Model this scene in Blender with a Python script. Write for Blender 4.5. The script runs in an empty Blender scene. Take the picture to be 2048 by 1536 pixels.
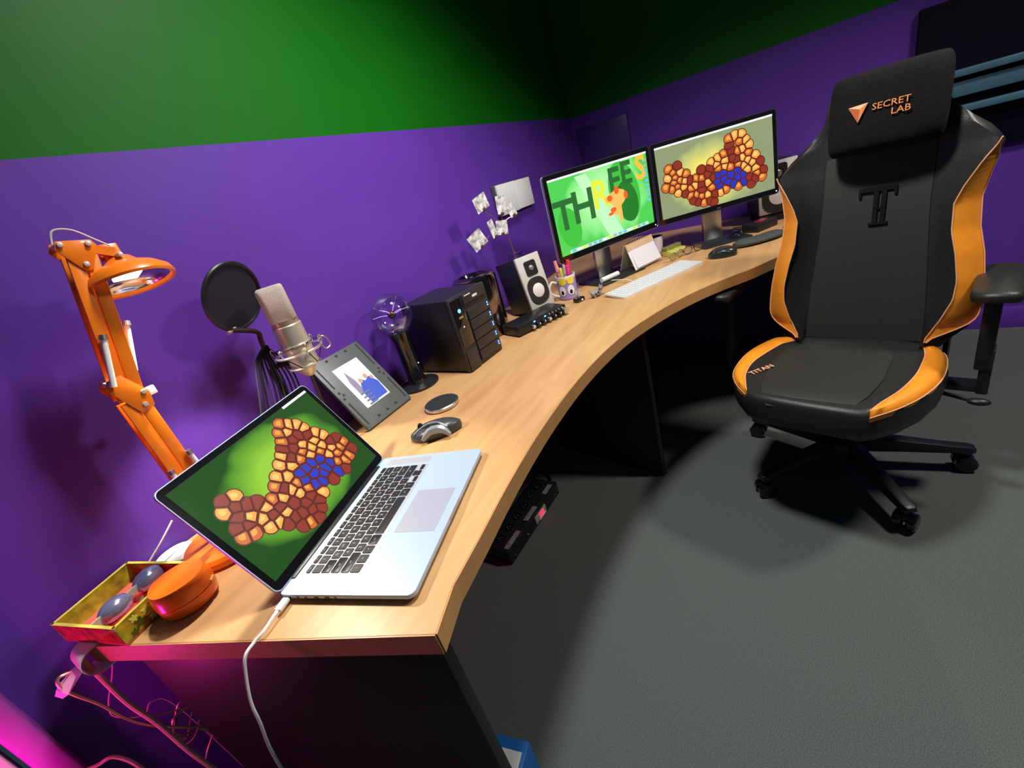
import bpy, bmesh, math, random
from mathutils import Vector, Matrix
random.seed(7)
scene = bpy.context.scene
C = scene.collection
R = math.radians
PI = math.pi

# ---------------------------------------------------------------- camera
cam_d = bpy.data.cameras.new('camera'); cam = bpy.data.objects.new('camera', cam_d); C.objects.link(cam)
cam_d.sensor_fit = 'HORIZONTAL'; cam_d.sensor_width = 36.0; cam_d.lens = 879.325 / 2048 * 36.0
cam_d.clip_start = 0.02; cam_d.clip_end = 50
CR = Vector((0.47056154, -0.8427242, -0.26151054)); CU = Vector((0.47748398, -0.00603131, 0.87861975)); CF = Vector((0.74201138, 0.53831176, -0.3995492))
m = Matrix.Identity(4)
for i in range(3):
    m[i][0] = CR[i]; m[i][1] = CU[i]; m[i][2] = -CF[i]
m[2][3] = 1.208
cam.matrix_world = m
scene.camera = cam

# ---------------------------------------------------------------- world, lamps, exposure
scene.view_settings.view_transform = 'Standard'; scene.view_settings.look = 'None'
scene.view_settings.gamma = 1.0; scene.view_settings.use_curve_mapping = False
scene.view_settings.exposure = 0.15
w = bpy.data.worlds.new('room_ambience'); scene.world = w; w.use_nodes = True
w.node_tree.nodes['Background'].inputs[0].default_value = (0.25, 0.45, 0.70, 1); w.node_tree.nodes['Background'].inputs[1].default_value = 0.06

def lamp(name, kind, loc, energy, color, size=0.1, aim=None, spot=None, blend=0.4):
    l = bpy.data.lights.new(name, kind); l.energy = energy; l.color = color
    if kind == 'AREA': l.shape = 'DISK'; l.size = size
    else: l.shadow_soft_size = size
    if kind == 'SPOT': l.spot_size = R(spot); l.spot_blend = blend
    o = bpy.data.objects.new(name, l); C.objects.link(o); o.location = loc
    if aim is not None: o.rotation_euler = (Vector(aim) - Vector(loc)).to_track_quat('-Z', 'Y').to_euler()
    return o
lamp('ceiling_downlight', 'SPOT', (1.75, -1.15, 2.35), 105, (1, .93, .82), .13, (1.45, -.3, .3), 110, .6)
lamp('ceiling_downlight_b', 'SPOT', (0.95, 0.36, 2.35), 120, (1, .96, .92), .12, (.95, .30, .3), 140, .9)
lamp('magenta_led_lamp', 'POINT', (-0.25, 0.985, 0.60), 3.2, (1, .02, .42), .03)

# ---------------------------------------------------------------- materials
def lin(c):
    c = c / 255.0
    return c / 12.92 if c <= 0.04045 else ((c + 0.055) / 1.055) ** 2.4
def rgb(r, g, b): return (lin(r), lin(g), lin(b), 1)
MATS = {}
def mat(name, col, rough=.5, metal=0., var=0., scale=20., bump=0., bscale=200., spec=.5, coat=0., stretch=None, trans=0., alpha=1., emit=None, es=1., ior=1.45):
    if name in MATS: return MATS[name]
    M = bpy.data.materials.new(name); M.use_nodes = True; nt = M.node_tree; b = nt.nodes['Principled BSDF']
    if len(col) == 3: col = (*col, 1)
    b.inputs['Base Color'].default_value = col; b.inputs['Roughness'].default_value = rough; b.inputs['Metallic'].default_value = metal
    b.inputs['Specular IOR Level'].default_value = spec; b.inputs['Coat Weight'].default_value = coat; b.inputs['IOR'].default_value = ior
    b.inputs['Transmission Weight'].default_value = trans; b.inputs['Alpha'].default_value = alpha
    if emit is not None:
        b.inputs['Emission Color'].default_value = (*emit[:3], 1); b.inputs['Emission Strength'].default_value = es
    tc = nt.nodes.new('ShaderNodeTexCoord'); mp = nt.nodes.new('ShaderNodeMapping'); nt.links.new(tc.outputs['Object'], mp.inputs[0])
    if stretch: mp.inputs['Scale'].default_value = stretch
    if var > 0:
        n = nt.nodes.new('ShaderNodeTexNoise'); n.inputs['Scale'].default_value = scale; n.inputs['Detail'].default_value = 5; nt.links.new(mp.outputs[0], n.inputs['Vector'])
        cr = nt.nodes.new('ShaderNodeValToRGB'); e = cr.color_ramp.elements
        e[0].position = .3; e[1].position = .7
        e[0].color = tuple(max(0, c * (1 - var)) for c in col[:3]) + (1,); e[1].color = tuple(min(1, c * (1 + var)) for c in col[:3]) + (1,)
        nt.links.new(n.outputs['Fac'], cr.inputs[0]); nt.links.new(cr.outputs[0], b.inputs['Base Color'])
    if bump > 0:
        n = nt.nodes.new('ShaderNodeTexNoise'); n.inputs['Scale'].default_value = bscale; n.inputs['Detail'].default_value = 3; nt.links.new(tc.outputs['Object'], n.inputs['Vector'])
        bp = nt.nodes.new('ShaderNodeBump'); bp.inputs['Strength'].default_value = bump; bp.inputs['Distance'].default_value = .01
        nt.links.new(n.outputs['Fac'], bp.inputs['Height']); nt.links.new(bp.outputs[0], b.inputs['Normal'])
    MATS[name] = M
    return M
def glow(name, col, s=1.0):
    if name in MATS: return MATS[name]
    M = bpy.data.materials.new(name); M.use_nodes = True; nt = M.node_tree; b = nt.nodes['Principled BSDF']
    b.inputs['Base Color'].default_value = (.01, .01, .01, 1); b.inputs['Roughness'].default_value = .35; b.inputs['Specular IOR Level'].default_value = .3
    b.inputs['Emission Color'].default_value = col; b.inputs['Emission Strength'].default_value = s
    MATS[name] = M; return M
def glow_grad(name, cen, rad, c0, c1, c2, s=1.0, rough=.08):
    """a lit display showing a soft radial picture, in the screen's own local coordinates (x right, z up)"""
    M = bpy.data.materials.new(name); M.use_nodes = True; nt = M.node_tree; b = nt.nodes['Principled BSDF']
    b.inputs['Base Color'].default_value = (.01, .01, .01, 1); b.inputs['Roughness'].default_value = rough
    tc = nt.nodes.new('ShaderNodeTexCoord'); mp = nt.nodes.new('ShaderNodeMapping'); mp.inputs['Location'].default_value = (-cen[0] / rad[0], 0, -cen[1] / rad[1])
    mp.inputs['Scale'].default_value = (1 / rad[0], 0, 1 / rad[1]); nt.links.new(tc.outputs['Object'], mp.inputs[0])
    ln = nt.nodes.new('ShaderNodeVectorMath'); ln.operation = 'LENGTH'; nt.links.new(mp.outputs[0], ln.inputs[0])
    nz = nt.nodes.new('ShaderNodeTexNoise'); nz.inputs['Scale'].default_value = 9; nt.links.new(tc.outputs['Object'], nz.inputs['Vector'])
    ad = nt.nodes.new('ShaderNodeMath'); ad.operation = 'MULTIPLY_ADD'; ad.inputs[1].default_value = .5; nt.links.new(nz.outputs['Fac'], ad.inputs[0]); nt.links.new(ln.outputs['Value'], ad.inputs[2])
    cr = nt.nodes.new('ShaderNodeValToRGB'); e = cr.color_ramp.elements; e[0].position = .55; e[0].color = c0; e[1].position = 1.35; e[1].color = c2
    k = e.new(.9); k.color = c1; nt.links.new(ad.outputs[0], cr.inputs[0])
    nt.links.new(cr.outputs[0], b.inputs['Emission Color']); b.inputs['Emission Strength'].default_value = s
    MATS[name] = M; return M
def thin_glass(name, tint=(1, 1, 1, 1), k=.12, rough=.02):
    if name in MATS: return MATS[name]
    M = bpy.data.materials.new(name); M.use_nodes = True; nt = M.node_tree; nt.nodes.remove(nt.nodes['Principled BSDF']); out = nt.nodes['Material Output']
    t = nt.nodes.new('ShaderNodeBsdfTransparent'); t.inputs[0].default_value = tint; g = nt.nodes.new('ShaderNodeBsdfGlossy'); g.inputs['Roughness'].default_value = rough
    lw = nt.nodes.new('ShaderNodeLayerWeight'); lw.inputs['Blend'].default_value = k; mx = nt.nodes.new('ShaderNodeMixShader')
    nt.links.new(lw.outputs['Facing'], mx.inputs[0]); nt.links.new(t.outputs[0], mx.inputs[1]); nt.links.new(g.outputs[0], mx.inputs[2]); nt.links.new(mx.outputs[0], out.inputs[0])
    MATS[name] = M; return M

PURPLE = mat('purple_wall_paint', (.105, .034, .34), .42, var=.05, scale=6, bump=.02, bscale=350, spec=.35)
GREEN = mat('green_wall_paint', (.003, .12, .003), .5, var=.05, scale=5, bump=.02, bscale=350, spec=.25)
CARPET = mat('grey_carpet', (.118, .135, .130), .95, var=.35, scale=420, bump=.35, bscale=900, spec=.1)
def wood_material():
    M = bpy.data.materials.new('beech_laminate'); M.use_nodes = True; nt = M.node_tree; b = nt.nodes['Principled BSDF']
    tc = nt.nodes.new('ShaderNodeTexCoord'); mp = nt.nodes.new('ShaderNodeMapping'); mp.inputs['Scale'].default_value = (2.2, 16, 16); mp.inputs['Rotation'].default_value = (0, 0, R(12)); nt.links.new(tc.outputs['Object'], mp.inputs[0])
    n = nt.nodes.new('ShaderNodeTexNoise'); n.inputs['Scale'].default_value = 1.6; n.inputs['Detail'].default_value = 7; n.inputs['Distortion'].default_value = .5; nt.links.new(mp.outputs[0], n.inputs['Vector'])
    cr = nt.nodes.new('ShaderNodeValToRGB'); e = cr.color_ramp.elements; e[0].position = .3; e[0].color = (.50, .27, .105, 1); e[1].position = .72; e[1].color = (.63, .37, .165, 1)
    nt.links.new(n.outputs['Fac'], cr.inputs[0]); nt.links.new(cr.outputs[0], b.inputs['Base Color']); b.inputs['Roughness'].default_value = .38; b.inputs['Specular IOR Level'].default_value = .4
    MATS['wood'] = M; return M
WOOD = wood_material()
EDGE = mat('beech_edging', (.52, .27, .10), .4, var=.08, scale=12, stretch=(3, 3, 30))
BLACKP = mat('black_plastic', (.012, .012, .014), .4, var=.1, scale=60)
BLACKG = mat('black_gloss', (.006, .006, .008), .08, coat=.5, var=.05)
DARKP = mat('dark_brown_laminate', (.007, .006, .006), .45, var=.15, scale=12)
LEATHER = mat('black_leather', (.020, .021, .020), .38, var=.12, scale=90, bump=.12, bscale=500, spec=.45)
LEATHER2 = mat('black_perforated_leather', (.026, .028, .025), .45, var=.2, scale=400, bump=.2, bscale=800, spec=.4)
FABRIC = mat('black_velour', (.010, .010, .010), .9, var=.2, scale=120, bump=.2, bscale=600, spec=.15)
ORANGEL = mat('orange_leather', (1.0, .33, .022), .4, var=.06, scale=40, bump=.08, bscale=500)
STITCH = mat('peach_piping', (.85, .42, .22), .6)
ORANGE = mat('orange_enamel', (.86, .20, .008), .32, var=.05, scale=30, coat=.3)
ORANGEP = mat('orange_plastic', (.90, .17, .006), .28, var=.04, scale=30, coat=.3)
SCREWM = mat('bright_screw_steel', (.8, .8, .8), .35, .5)
CHROME = mat('chrome', (.8, .8, .82), .12, 1.)
STEEL = mat('brushed_steel', (.62, .62, .64), .3, 1., var=.06, scale=80)
ALU = mat('silver_aluminium', (.40, .51, .69), .45, .25, var=.02, scale=200)
WHITEP = mat('white_plastic', (.84, .85, .85), .35, var=.03, scale=30)
GREYP = mat('grey_plastic', (.10, .105, .105), .5, var=.08, scale=50)
NICKEL = mat('champagne_nickel', (.70, .62, .50), .32, .55, var=.04, scale=60)
GRILLE = mat('pale_mesh_grille', (.62, .54, .48), .55, .3, var=.25, scale=900, bump=.5, bscale=1500)
COPPER = mat('copper_wire', (.75, .45, .30), .3, .9)
PAPER = mat('white_paper', (.78, .77, .78), .8, var=.03, scale=50)

# ---------------------------------------------------------------- mesh helpers
class MB:
    def __init__(s): s.bm = bmesh.new()
    def box(s, c, d, M=None):
        vs = []
        for z in (-1, 1):
            for x, y in ((-1, -1), (1, -1), (1, 1), (-1, 1)):
                p = Vector((x * d[0] / 2, y * d[1] / 2, z * d[2] / 2))
                if M is not None: p = M @ p
                vs.append(s.bm.verts.new(p + Vector(c)))
        for f in ((3, 2, 1, 0), (4, 5, 6, 7), (0, 1, 5, 4), (1, 2, 6, 5), (2, 3, 7, 6), (3, 0, 4, 7)): s.bm.faces.new([vs[i] for i in f])
        return s
    def loft(s, rings, cap=True, close=True):
        L = [[s.bm.verts.new(p) for p in r] for r in rings]; n = len(L[0])
        for a, b in zip(L, L[1:]):
            for i in range(n if close else n - 1):
                j = (i + 1) % n; s.bm.faces.new((a[i], a[j], b[j], b[i]))
        if cap:
            s.bm.faces.new(list(reversed(L[0]))); s.bm.faces.new(L[-1])
        return s
    def cyl(s, a, b, r0, r1=None, n=20):
        a = Vector(a); b = Vector(b); r1 = r0 if r1 is None else r1; t = (b - a).normalized(); u = t.orthogonal().normalized(); v = t.cross(u)
        return s.loft([[p + (u * math.cos(2 * PI * i / n) + v * math.sin(2 * PI * i / n)) * r for i in range(n)] for p, r in ((a, r0), (b, r1))])
    def lathe(s, prof, n=32, c=(0, 0, 0), M=None, cap=True):
        rings = []
        for r, z in prof:
            rg = []
            for i in range(n):
                p = Vector((r * math.cos(2 * PI * i / n), r * math.sin(2 * PI * i / n), z))
                if M is not None: p = M @ p
                rg.append(p + Vector(c))
            rings.append(rg)
        return s.loft(rings, cap)
    def tube(s, pts, r, n=8, smooth=True, cap=True):
        pts = [Vector(p) for p in pts]
        if smooth and len(pts) > 2: pts = catmull(pts)
        rings = []; u = None
        for i, p in enumerate(pts):
            t = (pts[min(i + 1, len(pts) - 1)] - pts[max(i - 1, 0)]).normalized()
            if u is None: u = t.orthogonal().normalized()
            else:
                u = u - t * u.dot(t); u = u.normalized() if u.length > 1e-6 else t.orthogonal().normalized()
            v = t.cross(u); rr = r(i / (len(pts) - 1)) if callable(r) else r
            rings.append([p + (u * math.cos(2 * PI * k / n) + v * math.sin(2 * PI * k / n)) * rr for k in range(n)])
        return s.loft(rings, cap)
    def prism(s, poly, z0, z1, M=None, c=(0, 0, 0)):
        rg = []
        for z in (z0, z1):
            q = []
            for x, y in poly:
                p = Vector((x, y, z))
                if M is not None: p = M @ p
                q.append(p + Vector(c))
            rg.append(q)
        return s.loft(rg)
    def sphere(s, c, r, nu=20, nv=12, M=None):
        if not hasattr(r, '__len__'): r = (r, r, r)
        rings = []
        for j in range(1, nv):
            a = PI * j / nv; rg = []
            for i in range(nu):
                b = 2 * PI * i / nu; p = Vector((r[0] * math.sin(a) * math.cos(b), r[1] * math.sin(a) * math.sin(b), -r[2] * math.cos(a)))
                if M is not None: p = M @ p
                rg.append(p + Vector(c))
            rings.append(rg)
        return s.loft(rings)
    def face(s, pts): s.bm.faces.new([s.bm.verts.new(p) for p in pts]); return s
    def strip(s, A, B, th, nrm):
        """closed thin slab between two edge lines A and B, thickness th against nrm"""
        k = Vector(nrm) * th
        return s.loft([[Vector(a), Vector(b), Vector(b) - k, Vector(a) - k] for a, b in zip(A, B)])
    def done(s, name, m, parent=None, bevel=0, seg=2, angle=35, loc=None, rot=None):
        bmesh.ops.recalc_face_normals(s.bm, faces=s.bm.faces)
        if bevel:
            ed = [e for e in s.bm.edges if len(e.link_faces) == 2 and e.calc_face_angle(0) > R(30)]
            bmesh.ops.bevel(s.bm, geom=ed, offset=bevel, segments=seg, profile=.5, affect='EDGES', clamp_overlap=True)
        me = bpy.data.meshes.new(name); s.bm.to_mesh(me); s.bm.free()
        me.polygons.foreach_set('use_smooth', [True] * len(me.polygons)); me.set_sharp_from_angle(angle=R(angle))
        me.materials.append(m)
        return link(name, me, parent, loc, rot)
def link(name, me, parent=None, loc=None, rot=None):
    o = bpy.data.objects.new(name, me); C.objects.link(o)
    if parent: o.parent = parent
    if loc: o.location = loc
    if rot: o.rotation_euler = rot
    return o
def catmull(p, k=6):
    out = []
    for i in range(len(p) - 1):
        a = p[max(i - 1, 0)]; b = p[i]; c = p[i + 1]; d = p[min(i + 2, len(p) - 1)]
        for j in range(k):
            t = j / k
            out.append(.5 * ((2 * b) + (c - a) * t + (2 * a - 5 * b + 4 * c - d) * t * t + (3 * b - a - 3 * c + d) * t ** 3))
    out.append(p[-1]); return out
def rrect(wd, ht, r, n=5):
    out = []
    for cx, cy, a0 in ((wd / 2 - r, ht / 2 - r, 0), (-wd / 2 + r, ht / 2 - r, 90), (-wd / 2 + r, -ht / 2 + r, 180), (wd / 2 - r, -ht / 2 + r, 270)):
        for i in range(n + 1):
            a = R(a0 + 90 * i / n); out.append((cx + r * math.cos(a), cy + r * math.sin(a)))
    return out
def ell(cx, cy, rx, ry, n=28, rot=0):
    o = []
    for i in range(n):
        a = 2 * PI * i / n; x = rx * math.cos(a); y = ry * math.sin(a)
        o.append((cx + x * math.cos(rot) - y * math.sin(rot), cy + x * math.sin(rot) + y * math.cos(rot)))
    return o
def interp(tab, h):
    if h <= tab[0][0]: return tab[0][1]
    for (a, x), (b, y) in zip(tab, tab[1:]):
        if h <= b: return x + (y - x) * (h - a) / (b - a)
    return tab[-1][1]
def tag(o, label, cat, group=None, kind=None):
    if label: o['label'] = label
    if cat: o['category'] = cat
    if group: o['group'] = group
    if kind: o['kind'] = kind
    return o
def thing(name, label, cat, loc=(0, 0, 0), rotz=0, group=None):
    o = bpy.data.objects.new(name, None); C.objects.link(o); o.empty_display_size = .05
    o.location = loc; o.rotation_euler = (0, 0, rotz); return tag(o, label, cat, group)
def struct(o): o['kind'] = 'structure'; return o
def text(name, body, size, m, parent, origin, xd, yd, depth=.0006, align='CENTER', sx=1., bold=0.):
    cu = bpy.data.curves.new(name, 'FONT'); cu.body = body; cu.size = size; cu.extrude = depth / 2; cu.align_x = align; cu.align_y = 'CENTER'; cu.resolution_u = 2; cu.offset = bold
    t = bpy.data.objects.new(name + '_tmp', cu); C.objects.link(t)
    me = bpy.data.meshes.new_from_object(t.evaluated_get(bpy.context.evaluated_depsgraph_get())); bpy.data.objects.remove(t)
    xd = Vector(xd).normalized(); yd = Vector(yd); yd = (yd - xd * yd.dot(xd)).normalized(); zd = xd.cross(yd)
    M = Matrix((xd * sx, yd, zd)).transposed().to_4x4(); M.translation = Vector(origin); me.transform(M)
    me.materials.clear(); me.materials.append(m); me.name = name
    return link(name, me, parent)

# ================================================================ the room
WY, WX, HB, D = 1.085, 2.788, 1.46, .725
b = MB(); b.box((1.0, -.6, -.02), (4.6, 4.0, .04)); struct(b.done('floor', CARPET))
b = MB(); b.box((1.335, WY + .05, HB / 2), (2.91, .1, HB)); struct(b.done('wall_left', PURPLE))
b = MB(); b.box((1.335, WY + .052, HB + .5), (2.91, .1, 1.0)); struct(b.done('wall_left_upper', GREEN))
b = MB(); b.box((WX + .05, -.7, HB / 2 - .005), (.1, 3.77, HB - .01)); struct(b.done('wall_right', PURPLE))
b = MB(); b.box((WX + .052, -.7, HB + .495), (.1, 3.77, 1.01)); struct(b.done('wall_right_upper', GREEN))
b = MB(); b.prism([(0, 0), (.018, 0), (.018, .075), (.006, .1), (0, .1)], -.0, 3.5, Matrix(((-1, 0, 0), (0, 0, -1), (0, 1, 0))), (WX, WY, 0)); struct(b.done('baseboard_right', PURPLE))
b = MB(); b.prism([(0, 0), (.018, 0), (.018, .075), (.006, .1), (0, .1)], 0, 2.77, Matrix(((0, 0, 1), (-1, 0, 0), (0, 1, 0))), (-.0, WY, 0)); struct(b.done('baseboard_left', PURPLE))
# door frame at the near end of the left wall
b = MB(); b.box((-.118, WY - .012, 1.0), (.036, .05, 2.0)); struct(b.done('trim_1', mat('purple_gloss_paint', (.30, .06, .36), .3, var=.04, scale=10), bevel=.006))
b = MB(); b.box((-.37, WY - .016, 1.0), (.45, .04, 2.0)); struct(b.done('door_1', mat('pale_door_paint', (.45, .35, .42), .45, var=.04, scale=10), bevel=.003))
# shallow boxed panel in the corner of the right wall
b = MB(); b.box((WX - .01, .905, 1.20), (.02, .30, .37)); tag(b.done('access_panel', mat('purple_panel_paint', (.05, .018, .17), .4, var=.05, scale=8), bevel=.004), 'shallow purple painted panel on the wall behind the frog monitor', 'wall panel')
# dark unit high on the right wall behind the chair
t = thing('wall_unit', 'dark navy wall unit with ledges behind the chair', 'wall unit', (WX, 0, 0))
NAVY = mat('navy_lacquer', (.003, .003, .012), .6, spec=.1, var=.1, scale=20); LEDGE = mat('teal_blue_ledge', (.05, .13, .20), .4, var=.08, scale=30)
b = MB(); b.box((-.016, -.90, 1.11), (.03, .93, .56)); b.done('panel', NAVY, t, bevel=.003)
for z, h, dp in ((1.13, .026, .06), (1.072, .055, .035), (.998, .026, .05)):
    b = MB(); b.box((-.031 - dp / 2, -.93, z), (dp, .82, h)); b.done('ledge', LEDGE, t, bevel=.004)

# ================================================================ desk
def desk():
    front = [(.22, .39), (.29, .4135), (.385, .426), (.499, .443), (.631, .457), (.756, .464), (.903, .4645), (1.064, .452), (1.216, .424), (1.346, .381), (1.465, .328), (1.571, .265), (1.66, .197), (1.74, .125), (1.86, .037), (1.93, -.06), (1.98, -.16), (2.0, -.25)]
    f = [Vector((x, y, 0)) for x, y in front]; f = [f[0]] + catmull(f[1:], 4); f = [(v.x, v.y) for v in f]
    outline = f + [(WX - .004, -.25), (WX - .004, WY - .003), (.09, WY - .003), (.0, .985)]
    t = thing('corner_desk', 'curved beech corner desk running along both purple walls', 'desk')
    b = MB(); b.prism(outline, D - .037, D); b.done('desk_top', WOOD, t, angle=30)
    def band(pts, th=.0025):
        b = MB(); pts = [Vector((x, y, 0)) for x, y in pts]; rings = []
        for i, p in enumerate(pts):
            tg = (pts[min(i + 1, len(pts) - 1)] - pts[max(i - 1, 0)]).normalized(); nn = Vector((tg.y, -tg.x, 0))
            rings.append([p + Vector((0, 0, D - .0375)), p + nn * th + Vector((0, 0, D - .0375)), p + nn * th + Vector((0, 0, D - .0005)), p + Vector((0, 0, D - .0005))])
        b.loft(rings); return b
    band(f).done('front_edging', EDGE, t); band([(.0, .985), (.22, .39)]).done('end_edging', EDGE, t)
    def panel(p, q, th=.025, z0=.0, z1=D - .038):
        p = Vector(p); q = Vector(q); n = (q - p).normalized().orthogonal() if False else Vector((-(q - p).y, (q - p).x, 0)).normalized()
        b = MB(); b.prism([(p - n * th / 2).xy, (q - n * th / 2).xy, (q + n * th / 2).xy, (p + n * th / 2).xy], z0, z1); b.done('leg_panel', DARKP, t, bevel=.002)
    panel((.237, .41, 0), (.045, .925, 0)); panel((1.45, .442, 0), (1.60, .98, 0)); panel((2.05, -.2, 0), (2.72, -.2, 0))
desk()

# ================================================================ gaming chair (local x = forward, y = image right, z up)
def chair():
    t = thing('gaming_chair', 'black and orange high-backed gaming chair on castors', 'chair', (1.64, -.18, 0), R(164))
    rc = R(12)
    def BK(wv, h, d): return Vector((d * math.cos(rc) - h * math.sin(rc), wv, .47 + h * math.cos(rc) + d * math.sin(rc)))
    nB = Vector((math.cos(rc), 0, math.sin(rc)))
    tin = [(0, .148), (.03, .152), (.08, .183), (.14, .204), (.19, .206), (.26, .195), (.32, .181), (.39, .178), (.43, .192), (.48, .217), (.525, .243)]
    tout = [(0, .19), (.02, .20), (.05, .235), (.10, .254), (.14, .255), (.19, .252), (.26, .243), (.326, .228), (.40, .222), (.46, .232), (.53, .248), (.565, .225), (.60, .185), (.65, .135), (.70, .13), (.745, .118), (.765, .09)]
    tpan = [(0, .15), (.1, .148), (.2, .142), (.3, .133), (.4, .127), (.55, .127), (.6, .115), (.65, .105), (.77, .08)]
    hs = [.0, .03, .06, .10, .14, .18, .22, .26, .30, .34, .39, .43, .46, .49, .51, .53, .55, .57, .60, .63, .66, .70, .735, .755, .768]
    rings = []
    for h in hs:
        o = interp(tout, h); p = min(interp(tpan, h), o * .8); i = min(interp(tin + [(.57, .2), (.62, .15), (.66, .118), (.77, .085)], h), o * .985)
        dd = .053 if h < .5 else .058 - .05 * min(1, (h - .5) / .12)
        f = 1 if h < .74 else .7
        sec = [(-o * .8, -.075 * f), (-o, -.045 * f), (-o, .012), (-i, dd), (-(p + i) / 2, dd * .45), (-p, 0), (-p * .5, -.006), (0, -.008), (p * .5, -.006), (p, 0), ((p + i) / 2, dd * .45), (i, dd), (o, .012), (o, -.045 * f), (o * .8, -.075 * f), (0, -.085 * f)]
        rings.append([BK(a, h, d) for a, d in sec])
    MB().loft(rings).done('backrest', LEATHER, t, angle=50)
    # centre panel
    b = MB(); rg = []
    for h in [.01 + .055 * k for k in range(11)]:
        p = interp(tpan, h) - .002; rg.append([BK(-p, h, .002), BK(-p * .5, h, -.002), BK(0, h, -.004), BK(p * .5, h, -.002), BK(p, h, .002), BK(p, h, -.01), BK(0, h, -.02), BK(-p, h, -.01)])
    b.loft(rg).done('backrest_panel', LEATHER2, t, angle=50)
    for s in (-1, 1):
        A = []; Bq = []
        n = 40
        for k in range(n + 1):
            u = k / n; h = .018 + u * (.53 - .018)
            o = interp(tout, h) + .003; i = interp(tin, h) - .001
            e = min(1, u * 9, (1 - u) * 14); mid = i + (o - i) * .15
            A.append(BK(s * (mid + (i - mid) * e), h, .0625 - (.006 if e < 1 else 0))); Bq.append(BK(s * (mid + (o - mid) * max(e, .1)), h, .018 + .044 * (1 - max(e, .1))))
        b = MB(); b.strip(A, Bq, .009, nB); bo = b.done('side_bolster', ORANGEL, t, angle=60); bo['label'] = 'orange leather side bolster'
        MB().tube([a + nB * .0006 for a in A], .0016, 6, False).done('piping', STITCH, bo); MB().tube([a + nB * .0006 for a in Bq], .0016, 6, False).done('piping', STITCH, bo)
    # head pillow
    pc = .016; b = MB(); rings = []
    for k in range(15):
        ph = -PI / 2 + PI * (k + .15) / 14.3; v = math.copysign(abs(math.sin(ph)) ** .55, math.sin(ph)); sq = max(.02, math.cos(ph)) ** .5; h = .655 + .1 * v; rg = []
        for j in range(28):
            a = 2 * PI * j / 28; ca, sa = math.cos(a), math.sin(a)
            x = math.copysign(abs(ca) ** .45, ca); y = math.copysign(abs(sa) ** .7, sa)
            rg.append(BK(pc + .127 * x * (.80 + .20 * sq), h, .068 + .048 * y * sq - .012 * x * x))
        rings.append(rg)
    hp = b.loft(rings).done('head_pillow', FABRIC, t, angle=60); hp['label'] = 'black velour head pillow with orange logo'
    LOGO = mat('orange_embroidery', (.95, .32, .10), .6); LOGO2 = mat('dark_orange_embroidery', (.55, .13, .03), .6); LOGO3 = mat('light_orange_embroidery', (.95, .48, .25), .6)
    dz = .1195
    a, bb, cc, ce = BK(-.056, .668, dz), BK(-.014, .671, dz), BK(-.033, .627, dz), BK(-.030, .659, dz + .002)
    for tri, mm in (((a, bb, ce), LOGO3), ((a, ce, cc), LOGO2), ((ce, bb, cc), LOGO)):
        q = MB(); q.loft([[x for x in tri], [x + nB * .0015 for x in tri]]); q.done('logo_facet', mm, hp)
    yU = BK(0, 1, 0) - BK(0, 0, 0); text('logo_lettering', 'SECRET', .0215, LOGO, hp, BK(.034, .6565, dz + .0005), (0, 1, 0), yU, .002, sx=1.08); text('logo_lettering', 'LAB', .0215, LOGO, hp, BK(.055, .636, dz + .0005), (0, 1, 0), yU, .002, sx=1.08)
    # TT emblem
    EMB = mat('black_emblem_stitch', (.004, .004, .004), .35); b = MB()
    for (w0, w1, h0, h1) in ((-.036, .052, .450, .461), (.0, .011, .362, .452), (.018, .029, .362, .452), (-.008, .037, .357, .363), (-.036, -.030, .436, .452), (.046, .052, .436, .452), (.0, .029, .40, .405)):
        b.loft([[BK(w0, h0, d), BK(w1, h0, d), BK(w1, h1, d), BK(w0, h1, d)] for d in (-.003, .0045)])
    b.done('emblem', EMB, t)
    # seat
    sc = Vector((.215, -.036)); oL = [(.0, -.20), (.02, -.25), (.135, -.292), (.273, -.285), (.353, -.248), (.413, -.198), (.432, -.165)]; oR = [(.449, .095), (.43, .118), (.384, .156), (.308, .193), (.219, .216), (.129, .220), (.05, .206), (.0, .165)]
    out = [Vector(p) for p in oL] + [Vector((.44, -.1)), Vector((.445, -.03)), Vector((.447, .04))] + [Vector(p) for p in oR] + [Vector((-.03, .12)), Vector((-.04, -.036)), Vector((-.03, -.17))]
    b = MB(); rings = []
    for z, s in ((.375, .80), (.378, .90), (.392, .975), (.415, 1.0), (.45, 1.0), (.466, .988), (.476, .955), (.479, .90), (.474, .6), (.471, .3)):
        rings.append([(sc + (p - sc) * s).to_3d() + Vector((0, 0, z)) for p in out])
    b.loft(rings).done('seat', LEATHER, t, angle=60)
    iL = [(.012, -.150), (.05, -.185), (.078, -.205), (.205, -.238), (.297, -.233), (.36, -.212), (.408, -.192)]; eL = [(.004, -.155), (.010, -.215), (.03, -.25), (.135, -.288), (.273, -.281), (.353, -.245), (.413, -.195)]
    iR = [(.030, .156), (.091, .166), (.15, .166), (.218, .162), (.308, .144), (.384, .117), (.431, .104)]; eR = [(.024, .165), (.05, .203), (.129, .216), (.219, .212), (.308, .189), (.384, .152), (.447, .107)]
    for I, E_ in ((iL, eL), (iR, eR)):
        I = catmull([Vector((x, y, 0)) for x, y in I], 4); E_ = catmull([Vector((x, y, 0)) for x, y in E_], 4); b = MB(); rg = []; lo = []; li = []
        for p, q in zip(I, E_):
            m1 = p.lerp(q, .3); m2 = p.lerp(q, .75); rg.append([p + Vector((0, 0, .479)), m1 + Vector((0, 0, .487)), m2 + Vector((0, 0, .485)), q + Vector((0, 0, .468)), q + Vector((0, 0, .455)), p + Vector((0, 0, .455))])
            li.append(p + Vector((0, 0, .480))); lo.append(q + Vector((0, 0, .4685)))
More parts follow.
